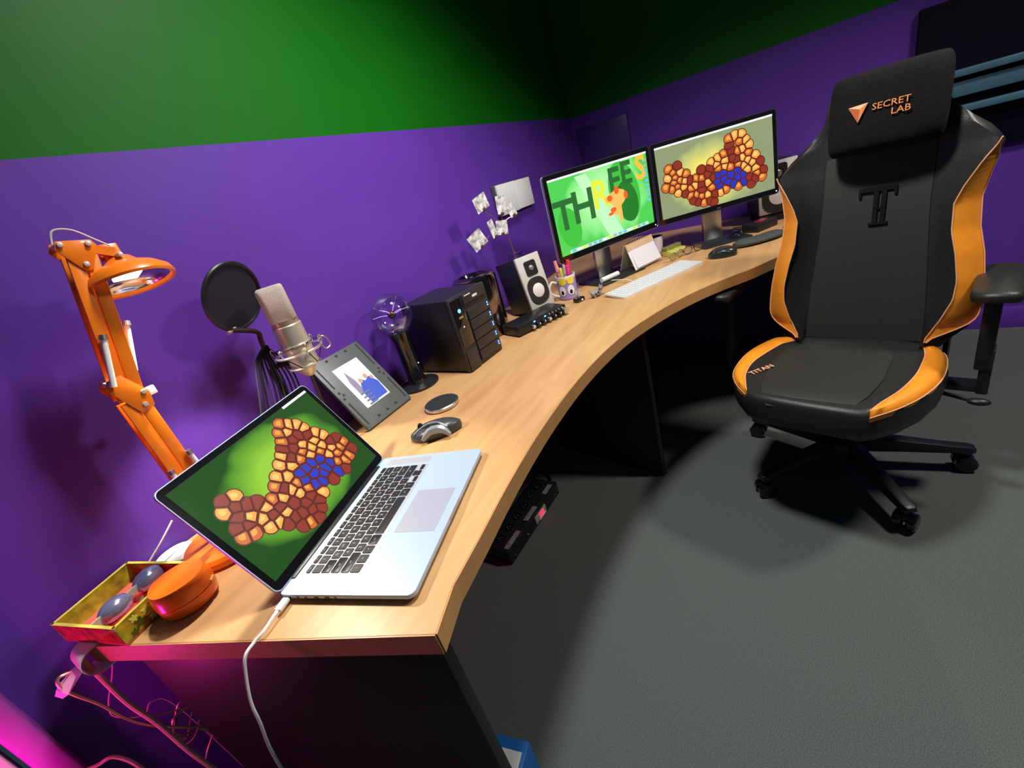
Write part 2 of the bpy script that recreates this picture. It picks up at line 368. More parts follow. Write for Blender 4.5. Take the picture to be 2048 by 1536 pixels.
        bo = b.loft(rg).done('seat_bolster', ORANGEL, t, angle=60); bo['label'] = 'orange leather seat bolster'
        MB().tube(li, .0015, 6, False).done('piping', STITCH, bo); MB().tube(lo, .0015, 6, False).done('piping', STITCH, bo)
    b = MB(); rg = []
    for x, hw, z in ((.02, .13, .4735), (.12, .14, .4745), (.25, .142, .4755), (.36, .128, .4795), (.405, .112, .4775), (.428, .10, .468), (.438, .09, .455)):
        rg.append([(x, -.04 - hw, z + .001), (x, -.04 - hw * .4, z + .004), (x, -.04 + hw * .4, z + .004), (x, -.04 + hw, z + .001), (x - .01, -.04 + hw, z - .02), (x - .01, -.04 - hw, z - .02)])
    b.loft(rg).done('seat_panel', LEATHER2, t, angle=60)
    text('seat_lettering', 'TITAN', .029, LOGO3, t, (.272, -.196, .4825), (-.80, .46, 0), (-.46, -.80, 0), .002)
    # mechanism, gas lift, star base
    hx, hy = .05, -.02
    b = MB(); b.box((.16, -.03, .36), (.30, .18, .03)); b.box((.12, -.03, .325), (.16, .12, .05)); b.done('tilt_mechanism', BLACKP, t, bevel=.006)
    MB().cyl((hx, hy, .13), (hx, hy, .34), .026, .022).done('gas_lift', BLACKP, t)
    MB().lathe([(.02, .06), (.055, .065), (.06, .09), (.05, .125), (.03, .14)], 24, (hx, hy, 0)).done('base_hub', BLACKP, t)
    for k, wa in enumerate((59.8, 131.8, 203.5, 274, 347)):
        a = R(wa - 164); u = Vector((math.cos(a), math.sin(a), 0)); v = Vector((-u.y, u.x, 0)); c = Vector((hx - .02, hy, 0)); rg = []
        for r_, hw, z0, z1 in ((.03, .030, .075, .125), (.15, .026, .075, .115), (.26, .022, .072, .098), (.325, .022, .070, .090), (.338, .016, .072, .086)):
            rg.append([c + u * r_ + v * s * hw * kx + Vector((0, 0, z)) for s, kx, z in ((-1, 1, z0), (1, 1, z0), (1, .75, z1), (-1, .75, z1))])
        MB().loft(rg).done('base_spoke', BLACKP, t, bevel=.003)
        e = c + u * .318; ca = R((0, 40, 80, 20, 60)[k]); w1 = Vector((math.cos(ca), math.sin(ca), 0)); hb = MB(); hb.cyl(e + Vector((0, 0, .03)), e + Vector((0, 0, .072)), .011, .011, 12); hb.sphere(e + Vector((0, 0, .042)), (.02, .02, .018), 12, 8)
        cs = hb.done('castor', BLACKP, t)
        for s in (-1, 1):
            q = e + w1 * s * .017 + Vector((0, 0, .028)); wb = MB(); wb.lathe([(.004, -.011), (.024, -.011), (.028, -.007), (.028, .007), (.024, .011), (.010, .013), (.004, .012)], 20, q, Vector((0, 0, 1)).rotation_difference(w1).to_matrix()); wb.done('wheel', BLACKG, cs)
    # armrests
    for yy, xs in ((-.40, .0), (.275, .02)):
        b = MB(); pad = rrect(.255, .092, .035, 5); rings = []
        for z, s in ((.648, .88), (.653, .97), (.664, 1.), (.672, .98), (.678, .9)):
            rings.append([Vector((xs + x * s, yy + y * s + .012 * (x / .12) ** 2, z - .006 * abs(y / .046) ** 2)) for x, y in pad])
        ar = b.loft(rings).done('armrest_pad', LEATHER, t, angle=60)
        s = -1 if yy < 0 else 1
        b = MB(); b.box((xs - .02, yy, .636), (.13, .07, .022)); b.box((xs - .03, yy + s * .005, .52), (.07, .034, .22)); b.box((xs - .03, yy + s * .012, .40), (.055, .026, .14)); b.box((xs - .03, yy - s * .07, .345), (.05, .19, .022)); b.done('armrest_post', BLACKP, t, bevel=.005)
    # recline hinge brackets
    for yy in (-.215, .20):
        b = MB(); b.prism([(-.09, .36), (.06, .36), (.07, .40), (0, .44), (-.03, .58), (-.09, .60), (-.10, .45)], yy - .006, yy + .006, Matrix(((1, 0, 0), (0, 0, 1), (0, 1, 0)))); b.done('recline_bracket', BLACKP, t, bevel=.003)
    b = MB(); b.tube([(.05, .13, .355), (.06, .2, .35), (.08, .27, .345)], .006); b.sphere((.085, .285, .345), (.014, .025, .01), 12, 8); b.done('tilt_lever', BLACKP, t)
chair()

# ================================================================ displays: generic pictures
ROCK1 = glow('print_light_orange', rgb(240, 165, 70)); ROCK2 = glow('print_orange', rgb(205, 105, 40)); ROCK3 = glow('print_dark_red', rgb(95, 22, 14)); ROCK4 = glow('print_rust', rgb(140, 45, 25)); ROCK5 = glow('print_pale_orange', rgb(250, 200, 110)); PBLUE = glow('print_blue', rgb(25, 50, 190)); PWHITE = glow('print_white', rgb(245, 248, 250))
PGREEN = glow('print_leaf_green', rgb(60, 190, 60)); PGREEN2 = glow('print_deep_green', rgb(30, 120, 35)); PLEAF = glow('print_pale_leaf', rgb(190, 245, 190)); PYEL = glow('print_yellow', rgb(225, 230, 70)); PFROG = glow('print_frog_peach', rgb(250, 190, 95)); PFROG2 = glow('print_frog_orange', rgb(240, 95, 30)); PSKY = glow('print_icon_blue', rgb(110, 190, 245)); PGREY = glow('print_icon_grey', rgb(170, 175, 180)); PTEAL = glow('print_reflection_teal', rgb(20, 160, 175))
def flat(name, polys, m, parent, y):
    b = MB()
    for p in polys: b.face([(x, y, z) for x, z in p])
    bmesh.ops.recalc_face_normals(b.bm, faces=b.bm.faces)
    return b.done(name, m, parent)
def rockpile(parent, W, H, z0, y, seed, warm):
    """plain heap of orange stones with one blue stone: a generic picture in the colours of the original"""
    rn = random.Random(seed)
    top = [(.04, .42), (.10, .70), (.18, .74), (.28, .50), (.40, .58), (.52, .66), (.62, .86), (.72, .95), (.80, .70), (.88, .46), (.94, .30)]; bot = [(.04, .40), (.10, .38), (.22, .30), (.32, .08), (.46, .04), (.54, .20), (.80, .17), (.94, .26)]
    pts = []
    for _ in range(4000):
        x, z = rn.random(), rn.random() * .98
        if not (.05 < x < .93 and interp(bot, x) < z < interp(top, x)): continue
        if any(math.hypot((x - p) * W, (z - q) * H) < .042 * W for p, q in pts): continue
        pts.append((x, z))
    def cell(i, gap):
        cx, cz = (pts[i][0] - .5) * W, z0 + pts[i][1] * H; r0 = .047 * W
        poly = [(cx + r0 * math.cos(2 * PI * k / 14), cz + r0 * math.sin(2 * PI * k / 14)) for k in range(14)]
        for j, (px, pz) in enumerate(pts):
            qx, qz = (px - .5) * W, z0 + pz * H; dx, dz = qx - cx, qz - cz; L = math.hypot(dx, dz)
            if j == i or L > 2.2 * r0: continue
            c = L / 2 - gap; new = []
            for a, b_ in zip(poly, poly[1:] + poly[:1]):
                fa = ((a[0] - cx) * dx + (a[1] - cz) * dz) / L - c; fb = ((b_[0] - cx) * dx + (b_[1] - cz) * dz) / L - c
                if fa <= 0: new.append(a)
                if fa * fb < 0: u = fa / (fa - fb); new.append((a[0] + (b_[0] - a[0]) * u, a[1] + (b_[1] - a[1]) * u))
            poly = new
        return [(min(W / 2, max(-W / 2, x)), min(z0 + H, max(z0, z))) for x, z in poly], (cx, cz)
    for i, (x, z) in enumerate(pts):
        p, c = cell(i, -.0006); flat('picture_rock_edge', [p], ROCK3, parent, y - .0001)
        p, c = cell(i, .0011); q = [(c[0] + (a - c[0]) * .86, c[1] + (b_ - c[1]) * .86) for a, b_ in p]
        isb = .50 < x < .74 and .20 < z < .46; v = rn.random() + (.25 if z < .28 or x < .16 else 0)
        flat('picture_rock', [q], PBLUE if isb else (ROCK1 if v < .42 else ROCK2 if v < .75 else ROCK4), parent, y - .0002)
        if not isb and v < .75: flat('picture_rock_light', [[(c[0] + (a - c[0]) * .5 - .002 * W, c[1] + (b_ - c[1]) * .45 + .006 * W) for a, b_ in p]], ROCK5 if v < .42 else ROCK1, parent, y - .0003)

# ================================================================ laptop
def laptop():
    LW, LD = .354, .243
    t = thing('laptop', 'open silver laptop with black keys and a green wallpaper', 'laptop', (.2489, .4481, D), R(16.487))
    b = MB(); o = [(x + LW / 2, y + LD / 2) for x, y in rrect(LW, LD, .012, 6)]
    def sh(p, s): return [(LW / 2 + (x - LW / 2) * s, LD / 2 + (y - LD / 2) * s) for x, y in p]
    b.loft([[(x, y, z) for x, y in sh(o, s)] for z, s in ((.0035, .955), (.0045, .985), (.0075, 1.), (.0135, 1.), (.0145, .997))]); b.done('base', ALU, t, angle=30)
    for x in (.03, LW - .03):
        for y in (.03, LD - .03): MB().cyl((x, y, 0), (x, y, .005), .008, .007, 12).done('foot', BLACKP, t)
    Zt = .0146
    MB().prism([(x + LW / 2, y + .165) for x, y in rrect(.280, .112, .003)], Zt - .001, Zt + .0002).done('keyboard_well', mat('anodised_keyboard_well', (.55, .57, .61), .45, .6, var=.03), t)
    MB().prism([(x + LW / 2, y + .056) for x, y in rrect(.108, .078, .003)], Zt - .001, Zt + .0003).done('trackpad', mat('trackpad_glass', (.60, .635, .70), .28, .55, var=.02), t)
    for x in (.0195, LW - .0195): MB().prism([(p + x, q + .165) for p, q in rrect(.02, .105, .001)], Zt - .001, Zt + .0001).done('speaker_grille', mat('speaker_grille_alu', (.48, .50, .54), .55, .6, var=.35, scale=1500), t)
    MB().box((LW / 2, LD - .0045, Zt - .001), (LW - .06, .012, .006)).done('hinge_cover', BLACKP, t, bevel=.002)
    MB().box((LW / 2, .001, .0125), (.05, .004, .003)).done('thumb_notch', STEEL, t)
    for k, (y, wv) in enumerate(((.225, .012), (.205, .005), (.19, .005), (.17, .009), (.15, .009), (.135, .004))): MB().box((.0002, y, .0095), (.0008, wv, .004)).done('port', BLACKP, t)
    # keys
    KEY = mat('black_key', (.012, .012, .014), .42, var=.05); LEG = glow('key_legend', (.75, .78, .8, 1), .8); meshes = {}
    def keymesh(kw, kh):
        k = (round(kw, 4), round(kh, 4))
        if k not in meshes:
            b = MB(); p = rrect(kw, kh, .0018, 2); b.loft([[(x * s, y * s, z) for x, y in p] for z, s in ((0, 1), (.0011, 1), (.0014, .96))]); ob = b.done('key', KEY); meshes[k] = ob.data; bpy.data.objects.remove(ob)
        return meshes[k]
    def key(x, y, kw, kh, leg=None):
        o = link('key', keymesh(kw, kh), t, (x, y, Zt + .0002))
        if leg: text('legend', leg, .0068 if len(leg) == 1 else .003, LEG, o, (0, 0, .0017), (1, 0, 0), (0, 1, 0), .0002)
    u = .01905; x0 = LW / 2 - u * 14.5 / 2; g = .0029; y = .2145
    for k in range(14): key(x0 + (k + .5) * u * 14.5 / 14, y, u * 14.5 / 14 - g, .0078, 'esc' if k == 0 else ('F%d' % k if k < 13 else None))
    rows = [[('`', 1)] + [(c, 1) for c in '1234567890-='] + [('delete', 1.5)], [('tab', 1.5)] + [(c, 1) for c in 'QWERTYUIOP[]'] + [('\\', 1)], [('caps', 1.75)] + [(c, 1) for c in "ASDFGHJKL;'"] + [('return', 1.75)], [('shift', 2.25)] + [(c, 1) for c in 'ZXCVBNM,./'] + [('shift', 2.25)]]
    y = .2145 - .0155
    for r_ in rows:
        x = x0
        for c, wv in r_: key(x + wv * u / 2, y, wv * u - g, .0158, c); x += wv * u
        y -= .0188
    x = x0
    for c, wv in (('fn', 1), ('ctrl', 1), ('alt', 1), ('cmd', 1.25), (None, 5), ('cmd', 1.25), ('alt', 1)): key(x + wv * u / 2, y, wv * u - g, .0172, c); x += wv * u
    for k, (dx, dy) in enumerate(((0, -.0045), (1, .0045), (1, -.0045), (2, -.0045))): key(x + (dx + .5) * u, y + dy, u - g, .0075)
    # lid
    hy = LD - .003; rot = (R(-28.33), 0, 0); LH = .236; hz = .0155; TI = (hy, hz)
    b = MB(); o = [(x, z + LH / 2) for x, z in rrect(LW, LH, .011, 6)]; M = Matrix(((1, 0, 0), (0, 0, 1), (0, 1, 0)))
    b.prism(o, -.0005, .0045, M); b.done('lid', ALU, t, loc=(LW / 2, hy, hz), rot=rot, angle=30)
    b = MB(); o = [(x, z + LH / 2) for x, z in rrect(LW - .003, LH - .003, .010, 6)]; b.prism(o, -.0012, -.0002, M); b.done('bezel', BLACKG, t, loc=(LW / 2, hy, hz), rot=rot)
    SW, SH, z0 = .331, .207, .0165
    dm = glow_grad('green_wallpaper', (0, z0 + SH * .5), (.19, .14), rgb(150, 205, 60), rgb(85, 150, 40), rgb(28, 75, 22))
    b = MB(); b.prism([(-SW / 2, z0), (SW / 2, z0), (SW / 2, z0 + SH), (-SW / 2, z0 + SH)], -.0016, -.001, M); d = b.done('display', dm, t, loc=(LW / 2, hy, hz), rot=rot)
    rockpile(d, SW, SH * .97, z0, -.0017, 3, 1)
    flat('menu_bar', [[(SW * .28, z0 + SH * .975), (SW / 2, z0 + SH * .975), (SW / 2, z0 + SH), (SW * .28, z0 + SH)]], PWHITE, d, -.0018)
laptop()
# charging plug and cable (the plug sits in the laptop's left edge)
t = thing('charging_cable', 'white charging cable plugged into the laptop and hanging over the desk end', 'cable', (0, 0, 0))
a = Vector((.9588, .2838, 0)); bv = Vector((-.2838, .9588, 0)); p0 = Vector((.2489, .4481, D + .0088)) + bv * .226 - a * .0015
Mz = Matrix((a, bv, Vector((0, 0, 1)))).transposed()
b = MB(); b.box(p0 - a * .011, (.022, .012, .0068), Mz); b.done('plug', WHITEP, t, bevel=.0018)
b = MB(); b.cyl(p0 - a * .022, p0 - a * .036, .0032, .0022, 12); b.done('strain_relief', WHITEP, t)
p1 = p0 - a * .034
MB().tube([p1, p1 - a * .02 + Vector((0, 0, -.002)), (.118, .652, D + .0032), (.100, .650, D - .001), (.088, .650, .702), (.073, .650, .66), (.066, .65, .62), (.056, .65, .57), (.050, .65, .50), (.045, .65, .35), (.05, .62, .15), (.0, .55, .01)], .0024, 8).done('cord', WHITEP, t)

# ================================================================ desk lamp
def desk_lamp():
    t = thing('desk_lamp', 'orange jointed desk lamp leaning over the laptop by the purple wall', 'lamp', (.243, .948, D))
    MB().lathe([(.001, 0), (.083, 0), (.086, .004), (.086, .014), (.081, .021), (.03, .024), (.001, .025)], 40).done('base', ORANGE, t)
    MB().cyl((0, 0, .024), (0, 0, .06), .014, .012).done('swivel_post', ORANGE, t)
    def P(x, z, y=0): return Vector((x - .243, y, z - D))
    # arms: pairs of flat bars
    def bar(a, b_, wv=.012, th=.0035, dy=0.):
        a = P(*a); b_ = P(*b_); d = (b_ - a).normalized(); n = Vector((-d.z, 0, d.x)) * wv / 2; k = Vector((0, th / 2, 0)); o = Vector((0, dy, 0)); q = MB()
        q.loft([[a - n - k + o, a + n - k + o, a + n + k + o, a - n + k + o], [b_ - n - k + o, b_ + n - k + o, b_ + n + k + o, b_ - n + k + o]]); return q
    for a, e, nm in (((.228, .785), (.226, 1.055), 'lower_arm'), ((.250, .785), (.246, 1.055), 'lower_arm'), ((.2265, 1.06), (.279, 1.288), 'upper_arm'), ((.247, 1.06), (.300, 1.285), 'upper_arm')):
        for dy in (-.012, .012): bar(a, e, .0185, .005, dy).done(nm, ORANGE, t, bevel=.0012)
    # joint plates
    def plate(pts, nm, ys=(-.0155, .0155), th=.0025):
        for y in ys:
            b = MB(); M = Matrix(((1, 0, 0), (0, 0, 1), (0, 1, 0))); b.prism([(x - .243, z - D) for x, z in pts], y - th / 2, y + th / 2, M); b.done(nm, ORANGE, t, bevel=.0006)
    plate([(.268, 1.312), (.310, 1.305), (.314, 1.296), (.292, 1.262), (.282, 1.262), (.262, 1.300)], 'head_joint_plate')
    plate([(.219, 1.098), (.240, 1.100), (.262, 1.060), (.258, 1.035), (.236, 1.03), (.212, 1.085)], 'elbow_plate')
    plate([(.215, .80), (.262, .80), (.258, .76), (.220, .76)], 'foot_plate')
    for x, z in ((.271, 1.306), (.304, 1.300), (.287, 1.272), (.222, 1.092), (.254, 1.062), (.246, 1.042), (.335, 1.275), (.228, .785), (.250, .785)):
        b = MB(); b.lathe([(.0005, -.021), (.0035, -.0205), (.0042, -.0175), (.0042, .0175), (.0035, .0205), (.0005, .021)], 12, P(x, z), Vector((0, 0, 1)).rotation_difference(Vector((0, 1, 0))).to_matrix()); b.done('screw', SCREWM, t)
    # springs in white sleeves
    for a, e, y in (((.222, 1.088), (.247, 1.160), -.024), ((.269, 1.095), (.296, 1.168), .012), ((.216, .84), (.218, .915), -.024), ((.262, .84), (.258, .93), -.022)):
        b = MB(); b.cyl(P(*a, y), P(*e, y), .0042, .0042, 12); s = b.done('spring_sleeve', WHITEP, t); b = MB(); b.cyl(P(*e, y), P(*e, y) + (P(*e, y) - P(*a, y)).normalized() * .008, .006, .005, 12); b.done('spring_cap', STEEL, s)
    b = MB(); b.cyl(P(.255, 1.055, .02), P(.268, 1.054, .02), .004, .004, 10); b.box(P(.273, 1.053, .02), (.016, .010, .015)); b.done('wing_knob', WHITEP, t, bevel=.001)
    # head
    hc = Vector((.336, .953, 1.234)); ax = Vector((-.07, -.24, -.96)).normalized()
    Mh = Vector((0, 0, -1)).rotation_difference(ax).to_matrix(); loc = hc - Vector((.243, .948, D))
    b = MB(); b.lathe([(.014, .040), (.020, .038), (.028, .028), (.050, .018), (.064, .006), (.067, -.004), (.065, -.008), (.061, -.006), (.059, .003), (.046, .012), (.024, .020), (.010, .022)], 40, loc, Mh); hd = b.done('lamp_head', ORANGE, t)
    b = MB(); b.lathe([(.0605, -.002), (.057, .0035), (.044, .0125), (.022, .019), (.003, .020)], 40, loc, Mh, cap=False); b.done('reflector', mat('mirror_reflector', (.55, .52, .62), .1, 1.), hd)
    MB().box(loc + Mh @ Vector((0, 0, .010)), (.036, .036, .005), Mh).done('led_chip', glow('led_emitter', (1, .93, .75, 1), 9), hd)
    b = MB(); b.cyl(loc + Mh @ Vector((0, 0, .028)), loc + Mh @ Vector((0, 0, .040)), .016, .014); b.box(loc + Mh @ Vector((-.006, .006, .046)), (.026, .008, .03), Mh); b.box(loc + Mh @ Vector((-.006, -.012, .046)), (.026, .005, .03), Mh); b.done('heat_sink', ORANGE, hd, bevel=.002)
    b = MB(); b.loft([[P(.300, 1.302, -.006), P(.300, 1.290, -.006), P(.300, 1.290, .006), P(.300, 1.302, .006)], [P(.338, 1.288, -.006), P(.336, 1.272, -.006), P(.336, 1.272, .006), P(.338, 1.288, .006)]]); b.done('head_bracket', ORANGE, t)
    MB().tube([P(.268, 1.31, .0), P(.278, 1.328, .0), P(.300, 1.325), P(.322, 1.305), P(.335, 1.292)], .0016, 6).done('head_wire', mat('clear_wire', (.55, .5, .55), .3), t)
    l = bpy.data.lights.new('desk_lamp_led', 'SPOT'); l.energy = 15; l.color = (1, .92, .80); l.shadow_soft_size = .013; l.spot_size = R(86); l.spot_blend = .3
    lo = bpy.data.objects.new('desk_lamp_led', l); C.objects.link(lo); lo.location = hc + ax * .012; lo.rotation_euler = ax.to_track_quat('-Z', 'Y').to_euler()
desk_lamp()
MB().tube([(.20, 1.035, .80), (.165, 1.03, .778), (.128, 1.03, .755), (.10, 1.04, .729), (.12, 1.065, .728)], .0018, 6).done('lamp_cord', WHITEP).__setitem__('label', 'thin white cord rising behind the floral tray')
bpy.data.objects['lamp_cord']['category'] = 'cable'
b = MB(); b.lathe([(.001, 0), (.034, 0), (.037, .003), (.037, .008), (.033, .011), (.001, .012)], 32, (.172, 1.044, D)); tag(b.done('charging_puck', WHITEP), 'round white charging puck between tray and lamp base', 'charger')

# ================================================================ floral tray, goggles, orange case
def tray():
    t = thing('acrylic_tray', 'yellow and red floral acrylic tray at the desk end', 'tray', (-.010, 1.040, D), R(15.5))
    TW, TD, TH = .130, .160, .040; YA = mat('yellow_acrylic', (.60, .56, .03), .12, trans=.45, var=.45, scale=55); RA = mat('red_acrylic', (.65, .03, .03), .15, trans=.3, var=.5, scale=60); RF = mat('coral_tray_floor', (.85, .16, .14), .4, var=.04); GA = mat('smoky_acrylic', (.50, .48, .36), .25, trans=.1)
    th = .004
    MB().box((TW / 2, -TD / 2, .003), (TW, TD, .006)).done('tray_floor', RF, t)
    MB().box((TW / 2, -th / 2, TH / 2), (TW, th, TH)).done('side_wall', YA, t); MB().box((TW / 2, -TD + th / 2, TH / 2), (TW, th, TH)).done('side_wall', YA, t)
    MB().box((th / 2, -TD / 2, TH / 2 - .001), (th, TD - .009, TH - .002)).done('end_wall', RA, t); MB().box((TW - th / 2, -TD / 2, TH / 2 - .001), (th, TD - .009, TH - .002)).done('end_wall', RA, t)
    MB().box((TW / 2, -.092, TH / 2), (TW - .009, .004, TH - .004)).done('divider', GA, t)
    RIM = mat('yellow_rim', (.78, .72, .10), .25)
    for y in (-th / 2, -TD + th / 2): MB().box((TW / 2, y, TH + .0005), (TW, th + .001, .0012)).done('rim', RIM, t)
    for x in (th / 2, TW - th / 2): MB().box((x, -TD / 2, TH + .0005), (th + .001, TD, .0012)).done('rim', RIM, t)
    FL = mat('pale_yellow_flower', (.80, .78, .12), .3); DF = mat('dark_flower', (.10, .09, .01), .3); M = Matrix(((1, 0, 0), (0, 0, 1), (0, 1, 0)))
    for x, z, r_, mm in ((.030, .018, .007, DF), (.045, .026, .006, FL), (.026, .030, .005, FL), (.062, .014, .008, FL), (.085, .026, .007, FL), (.104, .014, .007, FL), (.017, .010, .005, DF), (.048, .009, .005, FL)):
        b = MB(); pts = [(x + r_ * (1 + .35 * math.cos(5 * k * PI / 15)) * math.cos(k * PI / 15), z + r_ * (1 + .35 * math.cos(5 * k * PI / 15)) * math.sin(k * PI / 15)) for k in range(30)]
        b.prism(pts, -TD - .0008, -TD, M); b.done('flower', mm, t)
    # goggles in the right compartment
    g = thing('mirrored_goggles', 'blue mirrored goggles with red bridge lying in the floral tray', 'goggles', (0, 0, 0)); MIR = mat('blue_mirror', (.40, .43, .66), .14, .75); RB = mat('red_rubber', (.6, .05, .04), .45)
    for c in ((.055, .966, D + .0275), (.113, .983, D + .0275)):
        Mg = Matrix.Rotation(R(16), 3, 'Z'); b = MB(); b.sphere(c, (.027, .0195, .0195), 24, 14, Mg); b.done('lens', MIR, g)
        b = MB(); b.lathe([(.023, -.0205), (.026, -.0205), (.026, -.012), (.022, -.010)], 24, c, Matrix.Diagonal((1, .8, 1))); b.done('eye_cup', RB, g)
    MB().tube([(.078, .965, D + .02), (.084, .962, D + .026), (.092, .972, D + .02)], .0035, 8).done('nose_bridge', RB, g)
tray()
t = thing('oval_case', 'oval orange hinged plastic case on the desk end', 'case', (.125, .867, D), R(-20))
def oval(s, z, kx=1.): return [(.043 * s * kx * math.copysign(abs(math.cos(a)) ** .9, math.cos(a)), .042 * s * math.copysign(abs(math.sin(a)) ** .9, math.sin(a)), z) for a in [2 * PI * k / 40 for k in range(40)]]
MB().loft([oval(.86, 0), oval(.95, .003), oval(1., .012), oval(1.02, .0235)]).done('case_bottom', ORANGEP, t, angle=40)
MB().loft([oval(1.035, .0255), oval(1.035, .029), oval(1.01, .042), oval(.98, .051), oval(.94, .054), oval(.5, .0545)]).done('case_lid', ORANGEP, t, angle=40)
MB().box((.0405, -.018, .025), (.005, .014, .009), Matrix.Rotation(R(-25), 3, 'Z')).done('latch', mat('pale_orange_plastic', (.9, .35, .08), .3), t, bevel=.0012)

# tape and cables at the desk's back corner
t = thing('cable_tape', 'white tape strap wrapped round the desk corner below the tray', 'tape', (.0, .985, D))
b = MB(); pth = [(.030, -.004, .0012), (.010, .0, .0012), (-.010, .0, -.002), (-.020, .0, -.012), (-.022, .0, -.025), (-.016, .0, -.040), (.0, .0, -.046), (.02, -.004, -.040)]
b.loft([[(x, y_ - .026, z), (x, y_ + .022, z), (x + .0015, y_ + .022, z - .0015), (x + .0015, y_ - .026, z - .0015)] for x, y_, z in catmull([Vector(q) for q in pth], 4)]); b.done('strap', WHITEP, t)
b = MB(); b.loft([[(-.02, .02, -.03), (-.02, -.01, -.03), (-.03, -.01, -.03), (-.03, .02, -.03)], [(-.05, .025, -.04), (-.045, .0, -.05), (-.05, .0, -.052), (-.056, .025, -.045)], [(-.058, .03, -.05), (-.055, .02, -.06), (-.058, .02, -.062), (-.062, .03, -.055)]]); b.done('loose_end', PAPER, t)
GOLDW = mat('cream_cable', (.72, .56, .40), .4, var=.1)
o = MB().tube([(-.012, .985, .715), (-.012, .98, .684), (-.012, .975, .596), (-.005, .972, .518), (-.002, .97, .427), (.004, .97, .35), (.02, .99, .15), (.06, 1.01, .012)], .0042, 8).done('mains_cable', GOLDW); tag(o, 'thick cream mains cable hanging from the taped desk corner', 'cable')
o = MB().tube([(-.024, 1.0, .690), (-.044, 1.0, .700), (-.050, 1.0, .686), (-.046, 1.0, .657), (-.035, 1.0, .612), (-.027, 1.0, .557), (-.013, 1.0, .508), (.016, 1.0, .446), (.03, 1.0, .42), (.04, 1.0, .36), (.06, 1.03, .1), (.08, 1.03, .006)], .0026, 6).done('string_light_wire', COPPER); tag(o, 'thin coppery wire looping below the desk corner', 'wire')
rn = random.Random(5); pts = [Vector((.02 + .03 * math.cos(k * 1.3) + .01 * rn.random(), 1.01 + .012 * math.sin(k * .9), .452 + .035 * math.sin(k * 1.7) - .002 * k)) for k in range(15)] + [Vector((.012, 1.0, .36)), Vector((-.002, 1.0, .33)), Vector((.01, 1.01, .25)), Vector((.03, 1.03, .006))]
o = MB().tube([Vector((-.005, 1.0, .52))] + pts, .0016, 6).done('tangled_wire', COPPER); tag(o, 'tangle of fine coppery wire under the desk end', 'wire')
o = MB().tube([(.02, 1.02, .67), (.0, 1.04, .62), (-.03, 1.05, .57), (-.035, 1.05, .54), (-.01, 1.05, .50), (.01, 1.05, .51), (.03, 1.05, .46), (.04, 1.05, .2), (.05, 1.06, .006)], .0012, 6).done('thin_wire', mat('pink_wire', (.6, .4, .45), .4)); tag(o, 'very thin pale wire dangling close to the purple wall', 'wire')
o = MB().tube([(-.11, 1.05, .505), (-.09, 1.05, .49), (-.07, 1.05, .475), (-.06, 1.05, .4), (-.07, 1.06, .2), (-.06, 1.06, .01)], .0034, 8).done('skirting_cable', GOLDW); tag(o, 'short cream cable beside the pink lit door frame', 'cable')

# ================================================================ mouse and coaster
def mouse(nm, lab, loc, rz, L, Wd, H, skew, m0):
    t = thing(nm, lab, 'mouse', loc, rz); b = MB(); rings = []
    for k in range(13):
        u = -1 + 2 * k / 12; wv = Wd / 2 * max(.12, (1 - abs(u) ** 2.6)) ** .5 * (1 + .12 * u); hh = H * (1 - .35 * (u + .15) ** 2 - .35 * max(0, abs(u) - .6)); rg = []
        for j in range(20):
            a = PI * j / 19; x = wv * math.cos(a); z = hh * max(0, math.sin(a)) ** .62 + .002; rg.append(Vector((x + skew * z, u * L / 2, z)))
        rings.append(rg)
    b.loft(rings); b.done('shell', m0, t, angle=60); return t, H, L, Wd
t, *_ = mouse('ergonomic_mouse', 'grey sculpted mouse with silver swoosh beside the laptop', (.652, .728, D), R(34.3), .124, .072, .032, -.3, mat('charcoal_soft_plastic', (.045, .05, .055), .35, var=.05))
SIL = mat('silver_paint', (.62, .63, .66), .25, .8)
MB().tube([(-.024, .050, .022), (-.016, .020, .034), (-.020, -.010, .037), (-.034, -.035, .026)], .0025, 8).done('silver_swoosh', SIL, t)
b = MB(); b.tube([(-.045, .030, .012), (-.034, .008, .025), (-.036, -.02, .024), (-.048, -.038, .010)], lambda u: .004 + .007 * math.sin(PI * u), 8); b.done('thumb_rest', mat('silver_grey_plastic', (.28, .29, .31), .3, .4), t)
MB().cyl((-.006, .034, .0305), (.002, .034, .0305), .006, .006, 14).done('scroll_wheel', BLACKP, t)
for k in range(2): MB().box((-.03 + .004 * k, .012 - .018 * k, .036), (.004, .013, .003)).done('side_button', BLACKP, t)
t = thing('coaster', 'round black coaster with a silver rim behind the grey mouse', 'coaster', (.776, .809, D))
MB().lathe([(.001, 0), (.045, 0), (.0485, .003), (.0485, .010), (.046, .012), (.0435, .011)], 40).done('rim', STEEL, t)
MB().lathe([(.001, .010), (.0440, .010), (.0440, .0122), (.001, .0122)], 40).done('pad', mat('black_rubber_pad', (.018, .02, .022), .7, var=.2, scale=200, bump=.2), t)

